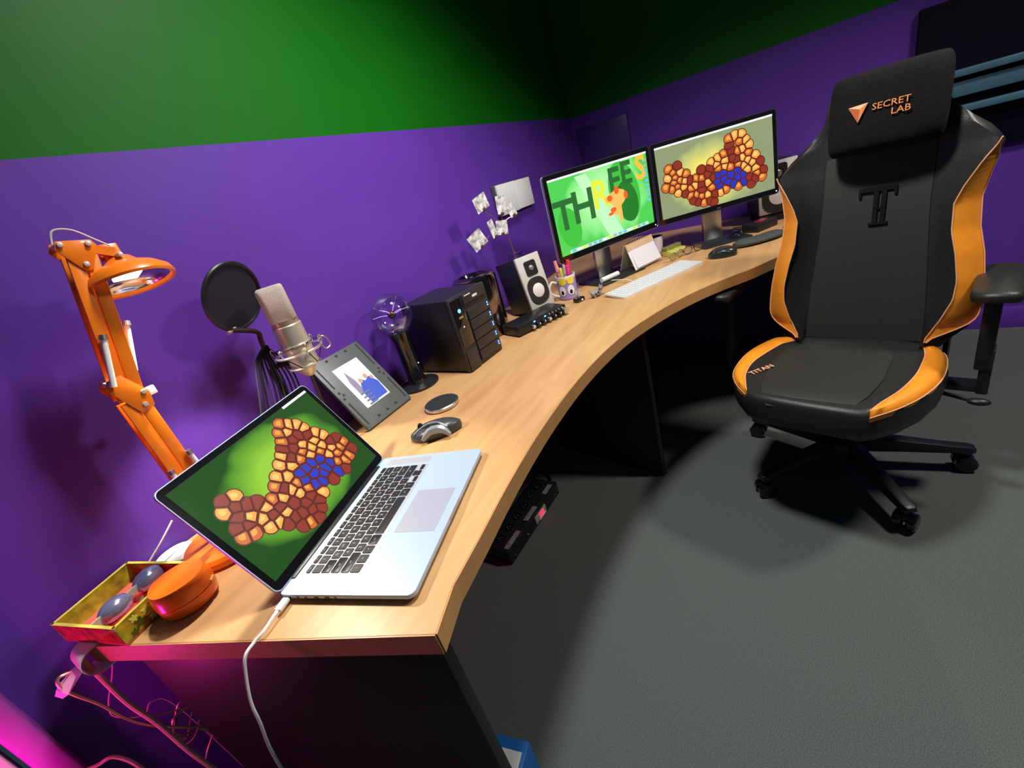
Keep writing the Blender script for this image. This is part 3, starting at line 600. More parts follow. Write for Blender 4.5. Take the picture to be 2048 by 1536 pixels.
# ================================================================ photo frame against the wall
t = thing('photograph_holder', 'grey slotted photo frame leaning by the wall behind the laptop', 'photo frame', (.720, .952, D + .006), 0)
FW, FH, ti = .176, .236, R(-35.0); M = Matrix(((1, 0, 0), (0, 0, 1), (0, 1, 0))); GF = mat('grey_green_plastic', (.085, .10, .10), .45, var=.05, scale=40)
MB().prism([(-FW / 2, 0), (FW / 2, 0), (FW / 2, FH), (-FW / 2, FH)], 0, .010, M).done('frame_board', GF, t, bevel=.002, rot=(ti, 0, 0))
SL = mat('frame_slot_black', (.008, .008, .008), .6)
def slot(x, z, wv, h): MB().box((x, -.0003, z), (wv, .001, h)).done('slot', SL, t, rot=(ti, 0, 0))
for s in (-1, 1):
    slot(s * .076, .185, .004, .082); slot(s * .076, .052, .004, .076)
    for dz in (.128, .117, .106): slot(s * (.076 - (.007 if dz == .117 else 0)), dz, .006, .006)
for x in (-.034, 0, .034): slot(x, .222, .008, .006); slot(x, .016, .008, .006)
PHM = mat('photo_sky_glow', (.72, .76, .80), .3, emit=(.75, .8, .85), es=.25)  # framed print emits faintly, brightness put into its material
ph = MB(); ph.prism([(-.045, .05), (.045, .05), (.045, .190), (-.045, .190)], -.0012, -.0002, M); ph = ph.done('photograph', PHM, t, rot=(ti, 0, 0))
flat('printed_tower', [[(-.030, .09), (-.012, .09), (-.012, .135), (-.021, .172), (-.030, .135)]], mat('photo_tower_grey', (.25, .22, .35), .4), ph, -.0015)
flat('printed_people', [[(-.02, .055), (.04, .055), (.043, .098), (.030, .125), (.012, .118), (.005, .128), (-.008, .115), (-.02, .09)]], mat('photo_shirt_blue', (.03, .08, .55), .4), ph, -.0017)
flat('printed_faces', [ell(.0, .125, .006, .008, 14), ell(.022, .130, .006, .008, 14), ell(.036, .118, .005, .007, 14)], mat('photo_skin', (.55, .30, .22), .5), ph, -.0019)
flat('printed_stripes', [[(-.03, .052 + .012 * k), (.0, .052 + .012 * k), (.0, .057 + .012 * k), (-.03, .057 + .012 * k)] for k in range(4)], mat('photo_stripe_grey', (.12, .15, .25), .5), ph, -.0019)
MB().box((0, .098, .062), (.05, .005, .12), Matrix.Rotation(R(-8), 3, 'X')).done('stand_leg', GF, t)

# ================================================================ microphone, stand, pop filter
t = thing('microphone_stand', 'black desk microphone stand hidden behind the laptop lid', 'stand', (.505, 1.005, D))
MB().lathe([(.001, 0), (.062, 0), (.065, .004), (.062, .012), (.015, .016), (.001, .017)], 32).done('base', BLACKP, t)
MB().cyl((0, 0, .014), (0, 0, .255), .008, .008, 14).done('pole', BLACKP, t)
MB().tube([(0, 0, .245), (.005, -.01, .258), (.02, -.045, .258)], .006, 8).done('boom', BLACKP, t)
t = thing('studio_microphone', 'champagne condenser microphone in a wire shock mount', 'microphone', (.541, .93, 0))
MB().lathe([(.006, .944), (.010, .948), (.016, .952), (.024, .964), (.030, .969), (.0305, 1.035), (.0305, 1.066), (.029, 1.068)], 32).done('body', NICKEL, t)
MB().lathe([(.0285, 1.066), (.0285, 1.079)], 32).done('collar', mat('rose_gold_collar', (.72, .50, .38), .3, .7), t)
b = MB(); rg = []
for z, s in ((1.078, .95), (1.080, 1.), (1.142, 1.), (1.149, .97), (1.152, .86)): rg.append([(x * s, y * s, z) for x, y in rrect(.056, .048, .012, 6)])
b.loft(rg).done('grille', GRILLE, t, angle=40, rot=(0, 0, R(-32)))
RINGM = mat('pale_gold_wire', (.72, .66, .55), .3, .8)
def ring(z, r_, th, dz=0): return [(r_ * math.cos(a), r_ * math.sin(a), z + dz * math.cos(a)) for a in [2 * PI * k / 40 for k in range(41)]]
MB().tube(ring(1.005, .050, 0), .003, 8, False).done('shock_ring', RINGM, t); MB().tube(ring(.972, .034, 0), .0025, 8, False).done('inner_ring', RINGM, t); MB().tube(ring(1.022, .0325, 0), .002, 8, False).done('inner_ring', RINGM, t)
for k in range(6):
    a = 2 * PI * k / 6 + .3; u = Vector((math.cos(a), math.sin(a), 0)); z = 1.005
    MB().tube([u * .05 + Vector((0, 0, z)), u * .056 + Vector((0, 0, z + .014)), u * .052 + Vector((0, 0, z + .020)), u * .048 + Vector((0, 0, z + .014))], .0014, 6).done('hook', RINGM, t)
    v = Vector((math.cos(a + .5), math.sin(a + .5), 0)); q = MB(); q.tube([u * .049 + Vector((0, 0, z + .014)), v * .0335 + Vector((0, 0, 1.021))], .0012, 6, False); q.tube([u * .049 + Vector((0, 0, z)), v * .0345 + Vector((0, 0, .973))], .0012, 6, False); q.done('elastic_cord', BLACKP, t)
MB().tube([(.05, 0, 1.005), (.066, -.006, 1.013), (.072, -.012, .990), (.056, -.012, .985), (.049, -.01, 1.005)], .0016, 6).done('wire_clip', RINGM, t)
MB().tube([(0, 0, .947), (.004, .01, .92), (.012, .03, .86), (.02, .05, .78), (.02, .06, D + .006)], .0038, 8).done('cable', BLACKP, t)
t = thing('pop_filter', 'round black pop filter on a gooseneck against the wall', 'pop filter', (.503, 1.0, 1.152)); nrm = Vector((.22, -.93, -.30)).normalized(); Mp = Vector((0, 0, 1)).rotation_difference(nrm).to_matrix()
b = MB(); b.tube([Mp @ Vector((.070 * math.cos(a), .070 * math.sin(a), 0)) for a in [2 * PI * k / 48 for k in range(49)]], .0045, 8, False); b.done('hoop', BLACKP, t)
MB().lathe([(.001, -.001), (.068, -.001), (.068, .001), (.001, .001)], 40, (0, 0, 0), Mp).done('mesh_screen', mat('black_nylon_mesh', (.012, .010, .018), .75, var=.3, scale=900, alpha=.86), t)
b = MB(); b.tube([Mp @ Vector((-.012, -.070, 0)), (.014, .012, -.085), (.018, .02, -.11), (.012, .02, -.17), (.008, .012, -.24)], .0055, 8); b.done('gooseneck', mat('dark_red_gooseneck', (.03, .008, .012), .45), t)
MB().cyl(Mp @ Vector((-.008, -.073, -.004)) + Vector((-.014, -.01, 0)), Mp @ Vector((-.008, -.073, -.004)) + Vector((.008, -.002, .004)), .0045, .0045, 10).done('thumb_screw', mat('pale_brass', (.7, .6, .5), .35, .7), t)
t = thing('cable_bundle', 'bundle of black cables hung from the microphone stand', 'cables', (.505, 1.005, 0)); rn = random.Random(2)
for k in range(11):
    w0 = -.075 + .011 * k; top = Vector((.0 + .004 * (k % 3), -.014, 1.035 - .003 * (k % 4))); MB().tube([top, (w0 * .45, -.016 - .002 * (k % 3), 1.01), (w0 * .85 + .004 * rn.random(), -.018, .95), (w0 * 1.05 - .01, -.014, .86), (w0 * 1.1, .0, D + .006)], .0022, 6).done('cable', BLACKP if k % 3 else mat('dark_slate_cable', (.03, .035, .045), .4), t)

# ================================================================ globe lamp, NAS, cylinder computer
t = thing('plasma_globe', 'clear glass plasma globe on a black column beside the drive tower', 'plasma globe', (.897, 1.000, D))
MB().lathe([(.001, 0), (.060, 0), (.065, .002), (.065, .006), (.05, .010), (.030, .014), (.001, .014)], 40).done('base', BLACKP, t)
MB().lathe([(.029, .010), (.030, .02), (.026, .03), (.026, .15), (.031, .170), (.034, .182), (.02, .184)], 32).done('column', BLACKG, t)
MB().lathe([(.024, .179)] + [(.061 * math.sin(a), .236 - .061 * math.cos(a)) for a in [R(25) + (PI - R(25)) * k / 18 for k in range(18)]] + [(.0008, .297)], 40, cap=False).done('glass_globe', thin_glass('clear_globe_glass', (.93, .93, .97, 1), .35), t)
MB().cyl((0, 0, .18), (0, 0, .225), .005, .004, 12).done('electrode_stem', thin_glass('stem_glass', (.8, .8, .85, 1), .4), t); MB().sphere((0, 0, .236), .012, 16, 10).done('electrode', mat('dark_copper_ball', (.10, .04, .04), .3, .5), t)
for k in range(6):
    a = k * 1.05 + .4; u = Vector((math.cos(a), math.sin(a), .5 - .2 * (k % 3))).normalized(); MB().tube([u * .013 + Vector((0, 0, .236)), u * .03 + Vector((.004 * (k % 2), 0, .238)), u * .056 + Vector((0, 0, .236))], .0007, 5).done('plasma_filament', glow('plasma_violet', (.75, .55, .95, 1), 1.2), t)
MB().sphere((.004, -.028, .075), .002, 8, 6).done('indicator', PWHITE, t)
def nas():
    t = thing('drive_tower', 'black network drive tower with five bays and blue lights', 'drive tower', (.968, .843, D), R(-3.4)); W_, H_, L_ = .184, .235, .20
    b = MB(); b.box((W_ / 2, L_ / 2 + .008, H_ / 2 + .002), (W_ - .004, L_, H_ - .004)); b.done('body', BLACKP, t, bevel=.006)
    SATIN = mat('satin_black_front', (.028, .024, .024), .42, var=.08)
    MB().box((W_ / 2, .004, H_ / 2 + .001), (W_, .012, H_)).done('front_panel', SATIN, t, bevel=.003)
    MB().box((.032, -.0035, H_ * .66), (.052, .005, H_ * .62)).done('control_panel', BLACKG, t, bevel=.0015)
    MB().box((.032, -.0035, H_ * .15), (.052, .005, H_ * .28)).done('control_panel_lower', SATIN, t, bevel=.0015)
    BLU = glow('blue_led', (.05, .2, 1, 1), 6); M = Matrix(((1, 0, 0), (0, 0, 1), (0, 1, 0)))
    b = MB(); b.lathe([(.001, 0), (.006, 0), (.006, .0015), (.001, .0015)], 20, (.032, -.006, .192), Matrix.Rotation(R(90), 3, 'X')); b.done('power_light', BLU, t); MB().box((.032, -.0065, .142), (.004, .001, .004)).done('status_light', glow('pale_blue_led', (.4, .6, 1, 1), 2), t); MB().box((.032, -.0065, .172), (.020, .001, .006)).done('gold_label', mat('gold_label', (.5, .4, .12), .35, .6), t)
    for k in range(5):
        z = .030 + .034 * k; d = MB(); d.box((.121, -.0045, z), (.112, .007, .031)); d = d.done('drive_bay', SATIN, t, bevel=.0015)
        for j in range(2): MB().box((.166, -.0085, z + .006 - .008 * j), (.0045, .001, .0045)).done('blue_light', BLU, d)
    MB().box((.117, -.0045, .216), (.112, .006, .03)).done('top_strip', SATIN, t, bevel=.0015)
    MB().box((.118, -.008, .213), (.024, .001, .007)).done('badge', mat('white_print', (.7, .7, .7), .5), t); MB().box((.085, -.008, .225), (.03, .001, .003)).done('badge', MATS['white_print'], t)
nas()
t = thing('cylinder_computer', 'dark mirror-polished cylinder computer beside the drive tower', 'computer', (1.305, .978, D)); t.scale = (1, 1, .93)
MB().lathe([(.070, 0), (.078, .003), (.0815, .01), (.0815, .225), (.079, .238), (.070, .246), (.055, .249), (.050, .246), (.046, .235)], 48).done('housing', mat('dark_mirror_aluminium', (.24, .19, .18), .12, 1.), t)
MB().lathe([(.001, .228), (.046, .228), (.046, .232), (.001, .232)], 32).done('top_vent', BLACKP, t)

# ================================================================ loudspeakers, interface, photo holder
def speaker(lab, loc, rz, W_, H_, L_, tilt, drop=0.):
    t = thing('studio_speaker', lab, 'speaker', loc, rz, 'pair of white-fronted studio speakers'); M = Matrix(((1, 0, 0), (0, 0, 1), (0, 1, 0))); rot = (-tilt, 0, 0)
    MB().box((0, L_ / 2 + .004, H_ / 2), (W_, L_, H_)).done('cabinet', mat('black_vinyl', (.016, .02, .022), .45, var=.1, scale=60), t, bevel=.003, rot=rot)
    MB().box((0, -.001, H_ / 2), (W_, .012, H_)).done('front_baffle', mat('warm_white_baffle', (.52, .49, .47), .5, var=.04), t, bevel=.002, rot=rot)
    r_ = W_ * .40; zc = H_ * .335
    b = MB(); b.prism([(x, z + zc) for x, z in rrect(r_ * 2.05, r_ * 2.3, r_ * .85, 7)], -.0105, -.006, M); b.done('woofer_surround', mat('black_rubber', (.012, .012, .012), .55), t, rot=rot)
    b = MB(); b.lathe([(.001, .0145), (r_ * .22, .0143), (r_ * .45, .0125), (r_ * .60, .0105), (r_ * .63, .007)], 32, (0, 0, zc), Matrix.Rotation(R(90), 3, 'X')); b.done('woofer_cone', mat('white_cone', (.70, .68, .68), .55, var=.03), t, rot=rot)
    zt = H_ * .76; b = MB(); b.prism([(x, z + zt) for x, z in rrect(W_ * .48, W_ * .5, W_ * .08, 4)], -.0105, -.006, M); b.done('tweeter_plate', BLACKP, t, rot=rot)
    MB().sphere((0, -.011, zt), (W_ * .10, .006, W_ * .10), 18, 10).done('tweeter_dome', mat('grey_dome', (.25, .25, .26), .3, .4), t, rot=rot)
    return t
sp = Vector((1.489, .839)) + Vector((-.426, -.905)) * .017
speaker('white-fronted studio speaker behind the black audio interface', (sp.x, sp.y, D + .0265), R(244.8 + 90), .112, .208, .14, R(9.5))
b = MB(); b.prism([(.004, 0), (.139, 0), (.139, .0012), (.004, .0235)], -.05, .05, Matrix(((0, 0, 1), (1, 0, 0), (0, 1, 0)))); tag(b.done('foam_wedge', mat('black_foam', (.01, .01, .01), .95, var=.2, scale=150), loc=(sp.x, sp.y, D), rot=(0, 0, R(244.8 + 90))), 'thin black foam wedge tilting the speaker behind the audio interface', 'foam wedge')
pf = MB(); pf.box((0, .08, .018), (.17, .16, .036)); pf = pf.done('foam_wedge', mat('black_foam', (.01, .01, .01), .95, var=.2, scale=150), bevel=.004, loc=(2.535, .045, D), rot=(0, 0, R(200 + 90))); tag(pf, 'black foam block under the speaker beside the right screen', 'foam block')
speaker('white-fronted studio speaker behind the right monitor by the chair', (2.535, .055, D + .037), R(200 + 90), .165, .225, .17, 0)
t = thing('audio_interface', 'black audio interface with a row of knobs in front of the speaker', 'audio interface', (1.238, .808, D), R(-23.5)); IW, ID, IH = .236, .100, .036
MB().box((IW / 2, ID / 2, IH / 2 + .003), (IW, ID, IH)).done('case', mat('black_satin_metal', (.010, .011, .012), .3, var=.05), t, bevel=.005)
for x in (.02, IW - .02):
    for y in (.02, ID - .02): MB().cyl((x, y, 0), (x, y, .004), .007, .007, 10).done('foot', BLACKP, t)
for k in range(7):
    x = .065 + .026 * k; d = MB(); d.lathe([(.0075, 0), (.0075, .010), (.006, .013), (.001, .013)], 18, (x, -.001, .016), Matrix.Rotation(R(90), 3, 'X')); d = d.done('knob', BLACKG if k % 3 else STEEL, t); MB().box((x, -.0145, .020), (.0015, .001, .006)).done('pointer', PWHITE, d)
for x in (.078, .13): MB().box((x, -.001, .031), (.008, .002, .004)).done('blue_light', glow('blue_led', (.05, .2, 1, 1), 6), t)
for k in range(5): MB().sphere((.15 + .016 * k, -.002, .032), .0035, 10, 6).done('button', CHROME, t)
MB().cyl((.222, -.001, .020), (.222, -.016, .020), .012, .011, 20).done('volume_knob', STEEL, t)
t = thing('photo_holder', 'copper photo tree with tiny photo cards on top of the left speaker', 'photo holder', (1.530, .918, .9455), R(-20))
MB().box((0, 0, .012), (.05, .04, .024)).done('acrylic_block', thin_glass('acrylic_clear', (.75, .72, .88, 1), .3), t, bevel=.002)
MB().tube([(0, 0, .012), (-.004, 0, .06), (-.012, 0, .10), (-.02, 0, .13)], .0022, 6).done('stem', COPPER, t)
CARD = mat('photo_print', (.62, .60, .63), .4, var=.85, scale=55); CLIP = mat('bronze_clip', (.16, .08, .06), .35, .6)
for x, z, wv, h, ry, rz in ((-.095, .232, .085, .062, 14, 10), (-.155, .115, .075, .070, 24, -10), (-.075, .135, .040, .075, 12, 15), (-.03, .128, .055, .06, -8, -15), (-.008, .205, .045, .075, -6, -10), (.035, .175, .035, .055, 20, -20)):
    cd = MB(); cd.box((0, 0, 0), (wv * .85, .0012, h * .85)); cd = cd.done('photo_card', CARD, t, loc=(x, -.004, z), rot=(0, R(-ry), R(rz))); MB().box((0, -.002, -h / 2 + .006), (.012, .006, .012)).done('clip', CLIP, cd, bevel=.001)
    MB().tube([(-.02, 0, .13), ((x - .02) / 2, .002, (z - h * .3 + .14) / 2), (x, -.001, z - h * .4)], .0012, 5).done('branch', COPPER, t)
t = thing('wall_chime_box', 'white plastic wall unit with ribbed left half above the speaker', 'wall unit', (1.916, WY, 1.158), 0)
b = MB(); b.box((0, -.011, 0), (.335, .022, .128)); b.done('housing', mat('shaded_gap_plastic', (.07, .08, .08), .5), t, bevel=.005, seg=3)  # housing coloured near black so the gaps between ribs read as shade
for k in range(9): MB().box((-.158 + .0175 * k, -.027, 0), (.009, .014, .124)).done('rib', WHITEP, t, bevel=.001)
MB().box((.075, -.0225, 0), (.17, .003, .122)).done('cover_plate', WHITEP, t, bevel=.001)

# ================================================================ mug and pens, figurines
t = thing('pen_mug', 'purple and yellow mug with big cartoon eyes holding pens', 'mug', (1.662, .790, D), R(-150)); VIO = mat('violet_glaze', (.34, .25, .62), .25, coat=.4); YG = mat('yellow_glaze', (.85, .68, .04), .25, coat=.4)
MB().lathe([(.001, 0), (.036, 0), (.0395, .004), (.0405, .085), (.0405, .085)], 40, cap=False).done('cup', VIO, t)
MB().lathe([(.0405, .088), (.0412, .092), (.041, .098), (.0385, .098), (.0385, .012), (.001, .010)], 40, cap=False).done('rim_and_inside', WHITEP, t); MB().lathe([(.0404, .084), (.0406, .089), (.0385, .09), (.0385, .084)], 40).done('rim_band', WHITEP, t)
def onmug(a, z, r0): return Vector((r0 * math.cos(a), r0 * math.sin(a), z))
def mugpatch(nm, ca, cz, ra, rz, rad, m):
    b = MB(); n = 20; rings = []
    for rr in (.02, .5, .8, 1.): rings.append([onmug(ca + ra * rr * math.cos(2 * PI * k / n), cz + rz * rr * math.sin(2 * PI * k / n), rad) for k in range(n)])
    b.loft(rings, cap=False); b.face(rings[0]); return b.done(nm, m, t)
for ca in (-.55, .35): mugpatch('yellow_patch', ca + .05, .080, .40, .017, .0410, YG); mugpatch('painted_eye', ca - .1, .040, .36, .021, .0412, WHITEP); mugpatch('painted_pupil', ca - .12, .033, .15, .009, .0416, BLACKG)
MB().tube([onmug(-1.55, .072, .039), onmug(-1.5, .080, .060), onmug(-1.5, .055, .074), onmug(-1.5, .03, .065), onmug(-1.55, .014, .038)], .0048, 10).done('handle', WHITEP, t)
mc = Vector((1.662, .790, D))
for col, dx, dy, hh, r_, lab in (((.85, .30, .34), -.008, .022, .150, .009, 'pink marker pen at the left of the mug'), ((.80, .78, .12), -.008, .008, .118, .0075, 'yellow highlighter standing in the eyed mug'), ((.62, .55, .42), -.002, -.004, .128, .006, 'beige pencil-like pen standing in the eyed mug'), ((.80, .05, .05), .012, -.016, .142, .009, 'red marker pen at the right of the mug'), ((.85, .04, .35), -.006, -.019, .125, .0085, 'magenta marker pen at the front right of the mug')):
    t = thing('pen', lab, 'pen', tuple(mc + Vector((dx * .6, dy * .6, .011))), 0, 'pens in the eyed mug'); M0 = mat('pen_' + lab.split()[0], col, .35); tp = Vector((dx * .6, dy * .6, hh)); MB().cyl((0, 0, 0), tp * .70, r_ * .8, r_ * .8, 12).done('barrel', M0, t); MB().cyl(tp * .70, tp, r_, r_ * .85, 12).done('cap', M0, t)
t = thing('crystal_figurine', 'clear crystal figurine on a black plinth before the mug', 'figurine', (1.590, .718, D)); MB().box((0, 0, .008), (.040, .028, .016), Matrix.Rotation(R(-25), 3, 'Z')).done('plinth', BLACKG, t, bevel=.002)
CRY = mat('crystal', (.85, .86, .82), .05, trans=.6); rn = random.Random(4)
b = MB()
for k in range(7):
    a = k * .9; u = Vector((math.cos(a) * .016, math.sin(a) * .012, .018 + .008 * (k % 3))); b.cyl(Vector((0, 0, .016)), Vector((u.x, u.y, .016 + u.z)), .0055, .001, 5)
b.done('crystal_cluster', CRY, t, angle=5); MB().box((-.004, -.0165, .008), (.008, .002, .007), Matrix.Rotation(R(-25), 3, 'Z')).done('plate', PAPER, t)
t = thing('spotted_animal_figurine', 'small grey spotted animal figurine beside the keyboard', 'figurine', (1.625, .655, D), R(-30)); GRY = mat('grey_ceramic', (.26, .25, .25), .35); BLK = mat('black_spots', (.015, .015, .015), .4)
b = MB(); rg = []
for x, r_, z in ((-.026, .006, .018), (-.018, .0125, .017), (0, .0135, .0165), (.014, .0115, .018), (.024, .006, .020)): rg.append([(x, r_ * math.cos(2 * PI * k / 14), z + r_ * math.sin(2 * PI * k / 14)) for k in range(14)])
b.loft(rg)
for x in (-.015, .012):
    for y in (-.008, .008): b.cyl((x, y, 0), (x, y, .014), .0042, .005, 8)
b.done('body', GRY, t); b = MB(); b.sphere((.024, -.003, .030), (.0105, .009, .0095), 14, 8); b.cyl((.024, -.009, .036), (.025, -.010, .045), .004, .001, 6); b.cyl((.024, .003, .036), (.025, .004, .045), .004, .001, 6); b.done('head', GRY, t)
MB().tube([(-.026, 0, .02), (-.034, 0, .03), (-.03, .004, .04)], .002, 6).done('tail', GRY, t)
for p in ((.0, -.0125, .02), (-.012, -.012, .015), (.01, -.009, .026), (.033, -.006, .031)): MB().sphere(p, (.0045, .0025, .0045), 10, 6).done('spot', BLK, t)

# ================================================================ monitors
def monitor(lab, loc, rz, W_, H_, zc, tilt, slot_):
    t = thing('monitor', lab, 'monitor', loc, rz, 'pair of desktop monitors'); M = Matrix(((1, 0, 0), (0, 0, 1), (0, 1, 0))); cz = zc - D; L = (0, 0, cz); rot = (R(-tilt), 0, 0)
    MB().prism(rrect(W_, H_, .012, 5), .006, .012, M).done('back_shell', ALU if not slot_ else BLACKP, t, loc=L, rot=rot); MB().prism(rrect(W_ * .8, H_ * .75, .02, 5), .0118, .036, M).done('rear_housing', BLACKP, t, loc=L, rot=rot)
    MB().prism(rrect(W_ - .001, H_ - .001, .012, 5), -.002, .0062, M).done('bezel', BLACKG, t, loc=L, rot=rot)
    b = MB(); r0 = rrect(W_, H_, .012, 5); b.tube([(x, -.001, z) for x, z in r0 + r0[:1]], .0016, 6, False); b.done('rim', STEEL if not slot_ else mat('dark_rim', (.10, .06, .06), .3, .5), t, loc=L, rot=rot)
    # stand
    MB().box((0, .075, (cz - .03) / 2 + .006), (.088, .018, cz - .03)).done('stand_column', STEEL, t, bevel=.003); MB().box((0, .055, cz - .03), (.11, .045, .11)).done('mount_block', BLACKP, t, bevel=.004)
    return t, cz, L, rot, M
t, cz, L, rot, M = monitor('left monitor showing a green frog wallpaper', (1.888, .653, D), R(238.7 + 90), .55, .334, 1.034, 0, False)
DG = mat('dark_stand_base', (.035, .04, .042), .3, .4)
MB().prism([(x, y + .035) for x, y in rrect(.25, .18, .012)], 0, .008).done('stand_base', DG, t, bevel=.0015)
SW, SH = .512, .290; z0 = -SH / 2 + .004
b = MB(); b.prism([(-SW / 2, z0), (SW / 2, z0), (SW / 2, z0 + SH), (-SW / 2, z0 + SH)], -.0028, -.0019, M)
d = b.done('display', glow_grad('leaf_wallpaper', (.02, .02), (.30, .22), rgb(175, 240, 165), rgb(125, 225, 120), rgb(75, 200, 80), 1.05), t, loc=L, rot=rot)
y = -.0031
def sx(u): return -SW / 2 + u * SW
def sz(v): return z0 + v * SH
def P4(u0, v0, u1, v1): return [(sx(u0), sz(v0)), (sx(u1), sz(v0)), (sx(u1), sz(v1)), (sx(u0), sz(v1))]
flat('picture_leaf', [[(sx(.25), sz(.95)), (sx(.36), sz(.95)), (sx(.66), sz(.03)), (sx(.50), sz(.03))]], PLEAF, d, y)
flat('picture_leaf', [ell(sx(.125), sz(.34), SW * .105, SH * .27, 30, .2)], PGREEN, d, y); flat('picture_leaf', [ell(sx(.72), sz(.56), SW * .155, SH * .43, 30, .25)], PGREEN, d, y - .0001); flat('picture_leaf', [ell(sx(.74), sz(.42), SW * .11, SH * .29, 30, .2)], PGREEN2, d, y - .00015)
TXT = glow('print_letter_green', rgb(35, 105, 45)); TX2 = glow('print_letter_yellow', rgb(225, 235, 60)); TX3 = glow('print_letter_orange', rgb(250, 190, 60))
for ch, u, v, s_, mm in (('T', .095, .50, .155, TXT), ('H', .29, .54, .165, TXT), ('R', .47, .62, .15, TX2), ('E', .63, .74, .13, TXT), ('E', .76, .79, .12, TXT), ('S', .92, .80, .13, TX3)):
    text('letter', ch, s_, mm, d, (sx(u), y - .0003, sz(v)), (1, 0, 0), (0, 0, 1), .0001, bold=.004)
fr = [(sx(u), sz(v)) for u, v in ((.50, .56), (.57, .60), (.64, .64), (.71, .60), (.735, .52), (.70, .44), (.665, .40), (.665, .22), (.64, .16), (.62, .28), (.57, .32), (.51, .30), (.555, .36), (.59, .40), (.56, .47), (.51, .50))]
flat('picture_frog', [fr], PFROG, d, y - .0005); flat('picture_frog_eye', [ell(sx(.635), sz(.62), .013, .016, 18), ell(sx(.725), sz(.52), .011, .016, 18), ell(sx(.575), sz(.375), .016, .010, 16), ell(sx(.545), sz(.33), .014, .006, 16), ell(sx(.555), sz(.54), .014, .012, 16)], PFROG2, d, y - .0006)
flat('menu_bar', [P4(0, .975, 1, 1)], PWHITE, d, y - .0007)
flat('dock', [P4(.08, 0.005, .93, .05)], glow('print_dock', rgb(200, 235, 205)), d, y - .0007)
for k in range(15): flat('dock_icon', [P4(.10 + .054 * k, .010, .138 + .054 * k, .046)], (PSKY, PWHITE, PYEL, PGREY, PSKY)[k % 5], d, y - .0009)
for k in range(9): flat('folder_icon', [P4(.955, .87 - .068 * k, .988, .905 - .068 * k)], PSKY if k > 1 else PGREY, d, y - .0007)
MB().cyl((.262, -.003, -.155), (.262, -.001, -.155), .003, .003, 10).done('power_light', PWHITE, t, loc=L, rot=rot)
# second monitor
t, cz, L, rot, M = monitor('right monitor showing orange rocks on an olive background', (2.259, .276, D), R(211.8 + 90), .53, .331, 1.033, 2, True)
MB().prism([(x + .005, y_ + .02) for x, y_ in rrect(.215, .19, .012)], 0, .008).done('stand_base', DG, t, bevel=.0015)
b = MB(); b.prism([(x, z + cz * .5 + .01) for x, z in rrect(.024, .07, .012, 6)], .063, .0662, M); b.done('cable_slot', BLACKP, t)
SW, SH = .496, .292; z0 = -SH / 2 + .003
b = MB(); b.prism([(-SW / 2, z0), (SW / 2, z0), (SW / 2, z0 + SH), (-SW / 2, z0 + SH)], -.0028, -.0019, M)
d = b.done('display', glow_grad('olive_wallpaper', (0, -.01), (.27, .19), rgb(235, 225, 110), rgb(170, 180, 115), rgb(140, 152, 112)), t, loc=L, rot=rot)
rockpile(d, SW, SH * .97, z0, -.0031, 11, 1); flat('menu_bar', [P4(0, .975, 1, 1)], PWHITE, d, -.0037)
MB().box((0, -.0022, -.158), (.016, .001, .006)).done('maker_badge', STEEL, t, loc=L, rot=rot); MB().cyl((.254, -.003, -.155), (.254, -.001, -.155), .003, .003, 10).done('power_light', PWHITE, t, loc=L, rot=rot)

# ================================================================ keyboard and things round the monitors
def keyboard():
    t = thing('desktop_keyboard', 'slim white keyboard with pale keys on the curved desk', 'keyboard', (1.761, .460, D), R(-30.8)); KW, KD = .425, .116
    b = MB(); b.loft([[(x, y_, z + (.005 if y_ > 0 else 0)) for x, y_ in rrect(KW, KD, .006)] for z in (.0, .007)]); b.done('tray', mat('white_alu', (.72, .73, .73), .4, .2), t)
    KM = mat('pale_key', (.68, .70, .74), .45, var=.03); b = MB(); p = rrect(.0155, .0150, .0015, 1); b.loft([[(x, y_, z) for x, y_ in p] for z in (0, .0018)]); ob = b.done('key', KM); me = ob.data; bpy.data.objects.remove(ob)
    b = MB(); p = rrect(.088, .0150, .0015, 1); b.loft([[(x, y_, z) for x, y_ in p] for z in (0, .0018)]); ob = b.done('key', KM); me2 = ob.data; bpy.data.objects.remove(ob)
    for r_ in range(6):
        yy = -KD / 2 + .013 + .0183 * r_; c = -KW / 2 + .016
        k = 0; zz = .007 + .005 * (yy + KD / 2) / KD
        while c < KW / 2 - .008:
            if r_ == 0 and k == 4: link('key', me2, t, (c + .037, yy, zz)); c += .0745 + .0183
            else: link('key', me, t, (c, yy, zz)); c += .0183
            if abs(c - .075) < .0092: c += .007
            if abs(c - .140) < .0092: c += .007
            k += 1
    MB().tube([(-.06, KD / 2, .009), (-.05, KD / 2 + .03, .013), (-.052, KD / 2 + .075, .013), (-.07, KD / 2 + .115, .015)], .0017, 6).done('lead', WHITEP, t)
keyboard()
o = MB(); o.cyl((1.790, .688, D + .026), (1.872, .640, D + .026), .011, .011, 18); o = o.done('paper_roll', PAPER); tag(o, 'small white roll lying against the left monitor stand', 'roll')
o.location.z -= .0065
t = thing('desk_calendar', 'white tent calendar with brown header between the monitors', 'calendar', (1.920, .577, D + .0085), R(-24.2))
CW = .178
def slab(nm, p, q, m, th=.002, xs=(0, CW), par=t):
    p = Vector((0, *p)); q = Vector((0, *q)); dd = (q - p).normalized(); nn = Vector((0, -dd.z, dd.y)) * th; b = MB()
    b.loft([[p + Vector((x, 0, 0)), q + Vector((x, 0, 0)), q + nn + Vector((x, 0, 0)), p + nn + Vector((x, 0, 0))] for x in xs]); return b.done(nm, m, par)
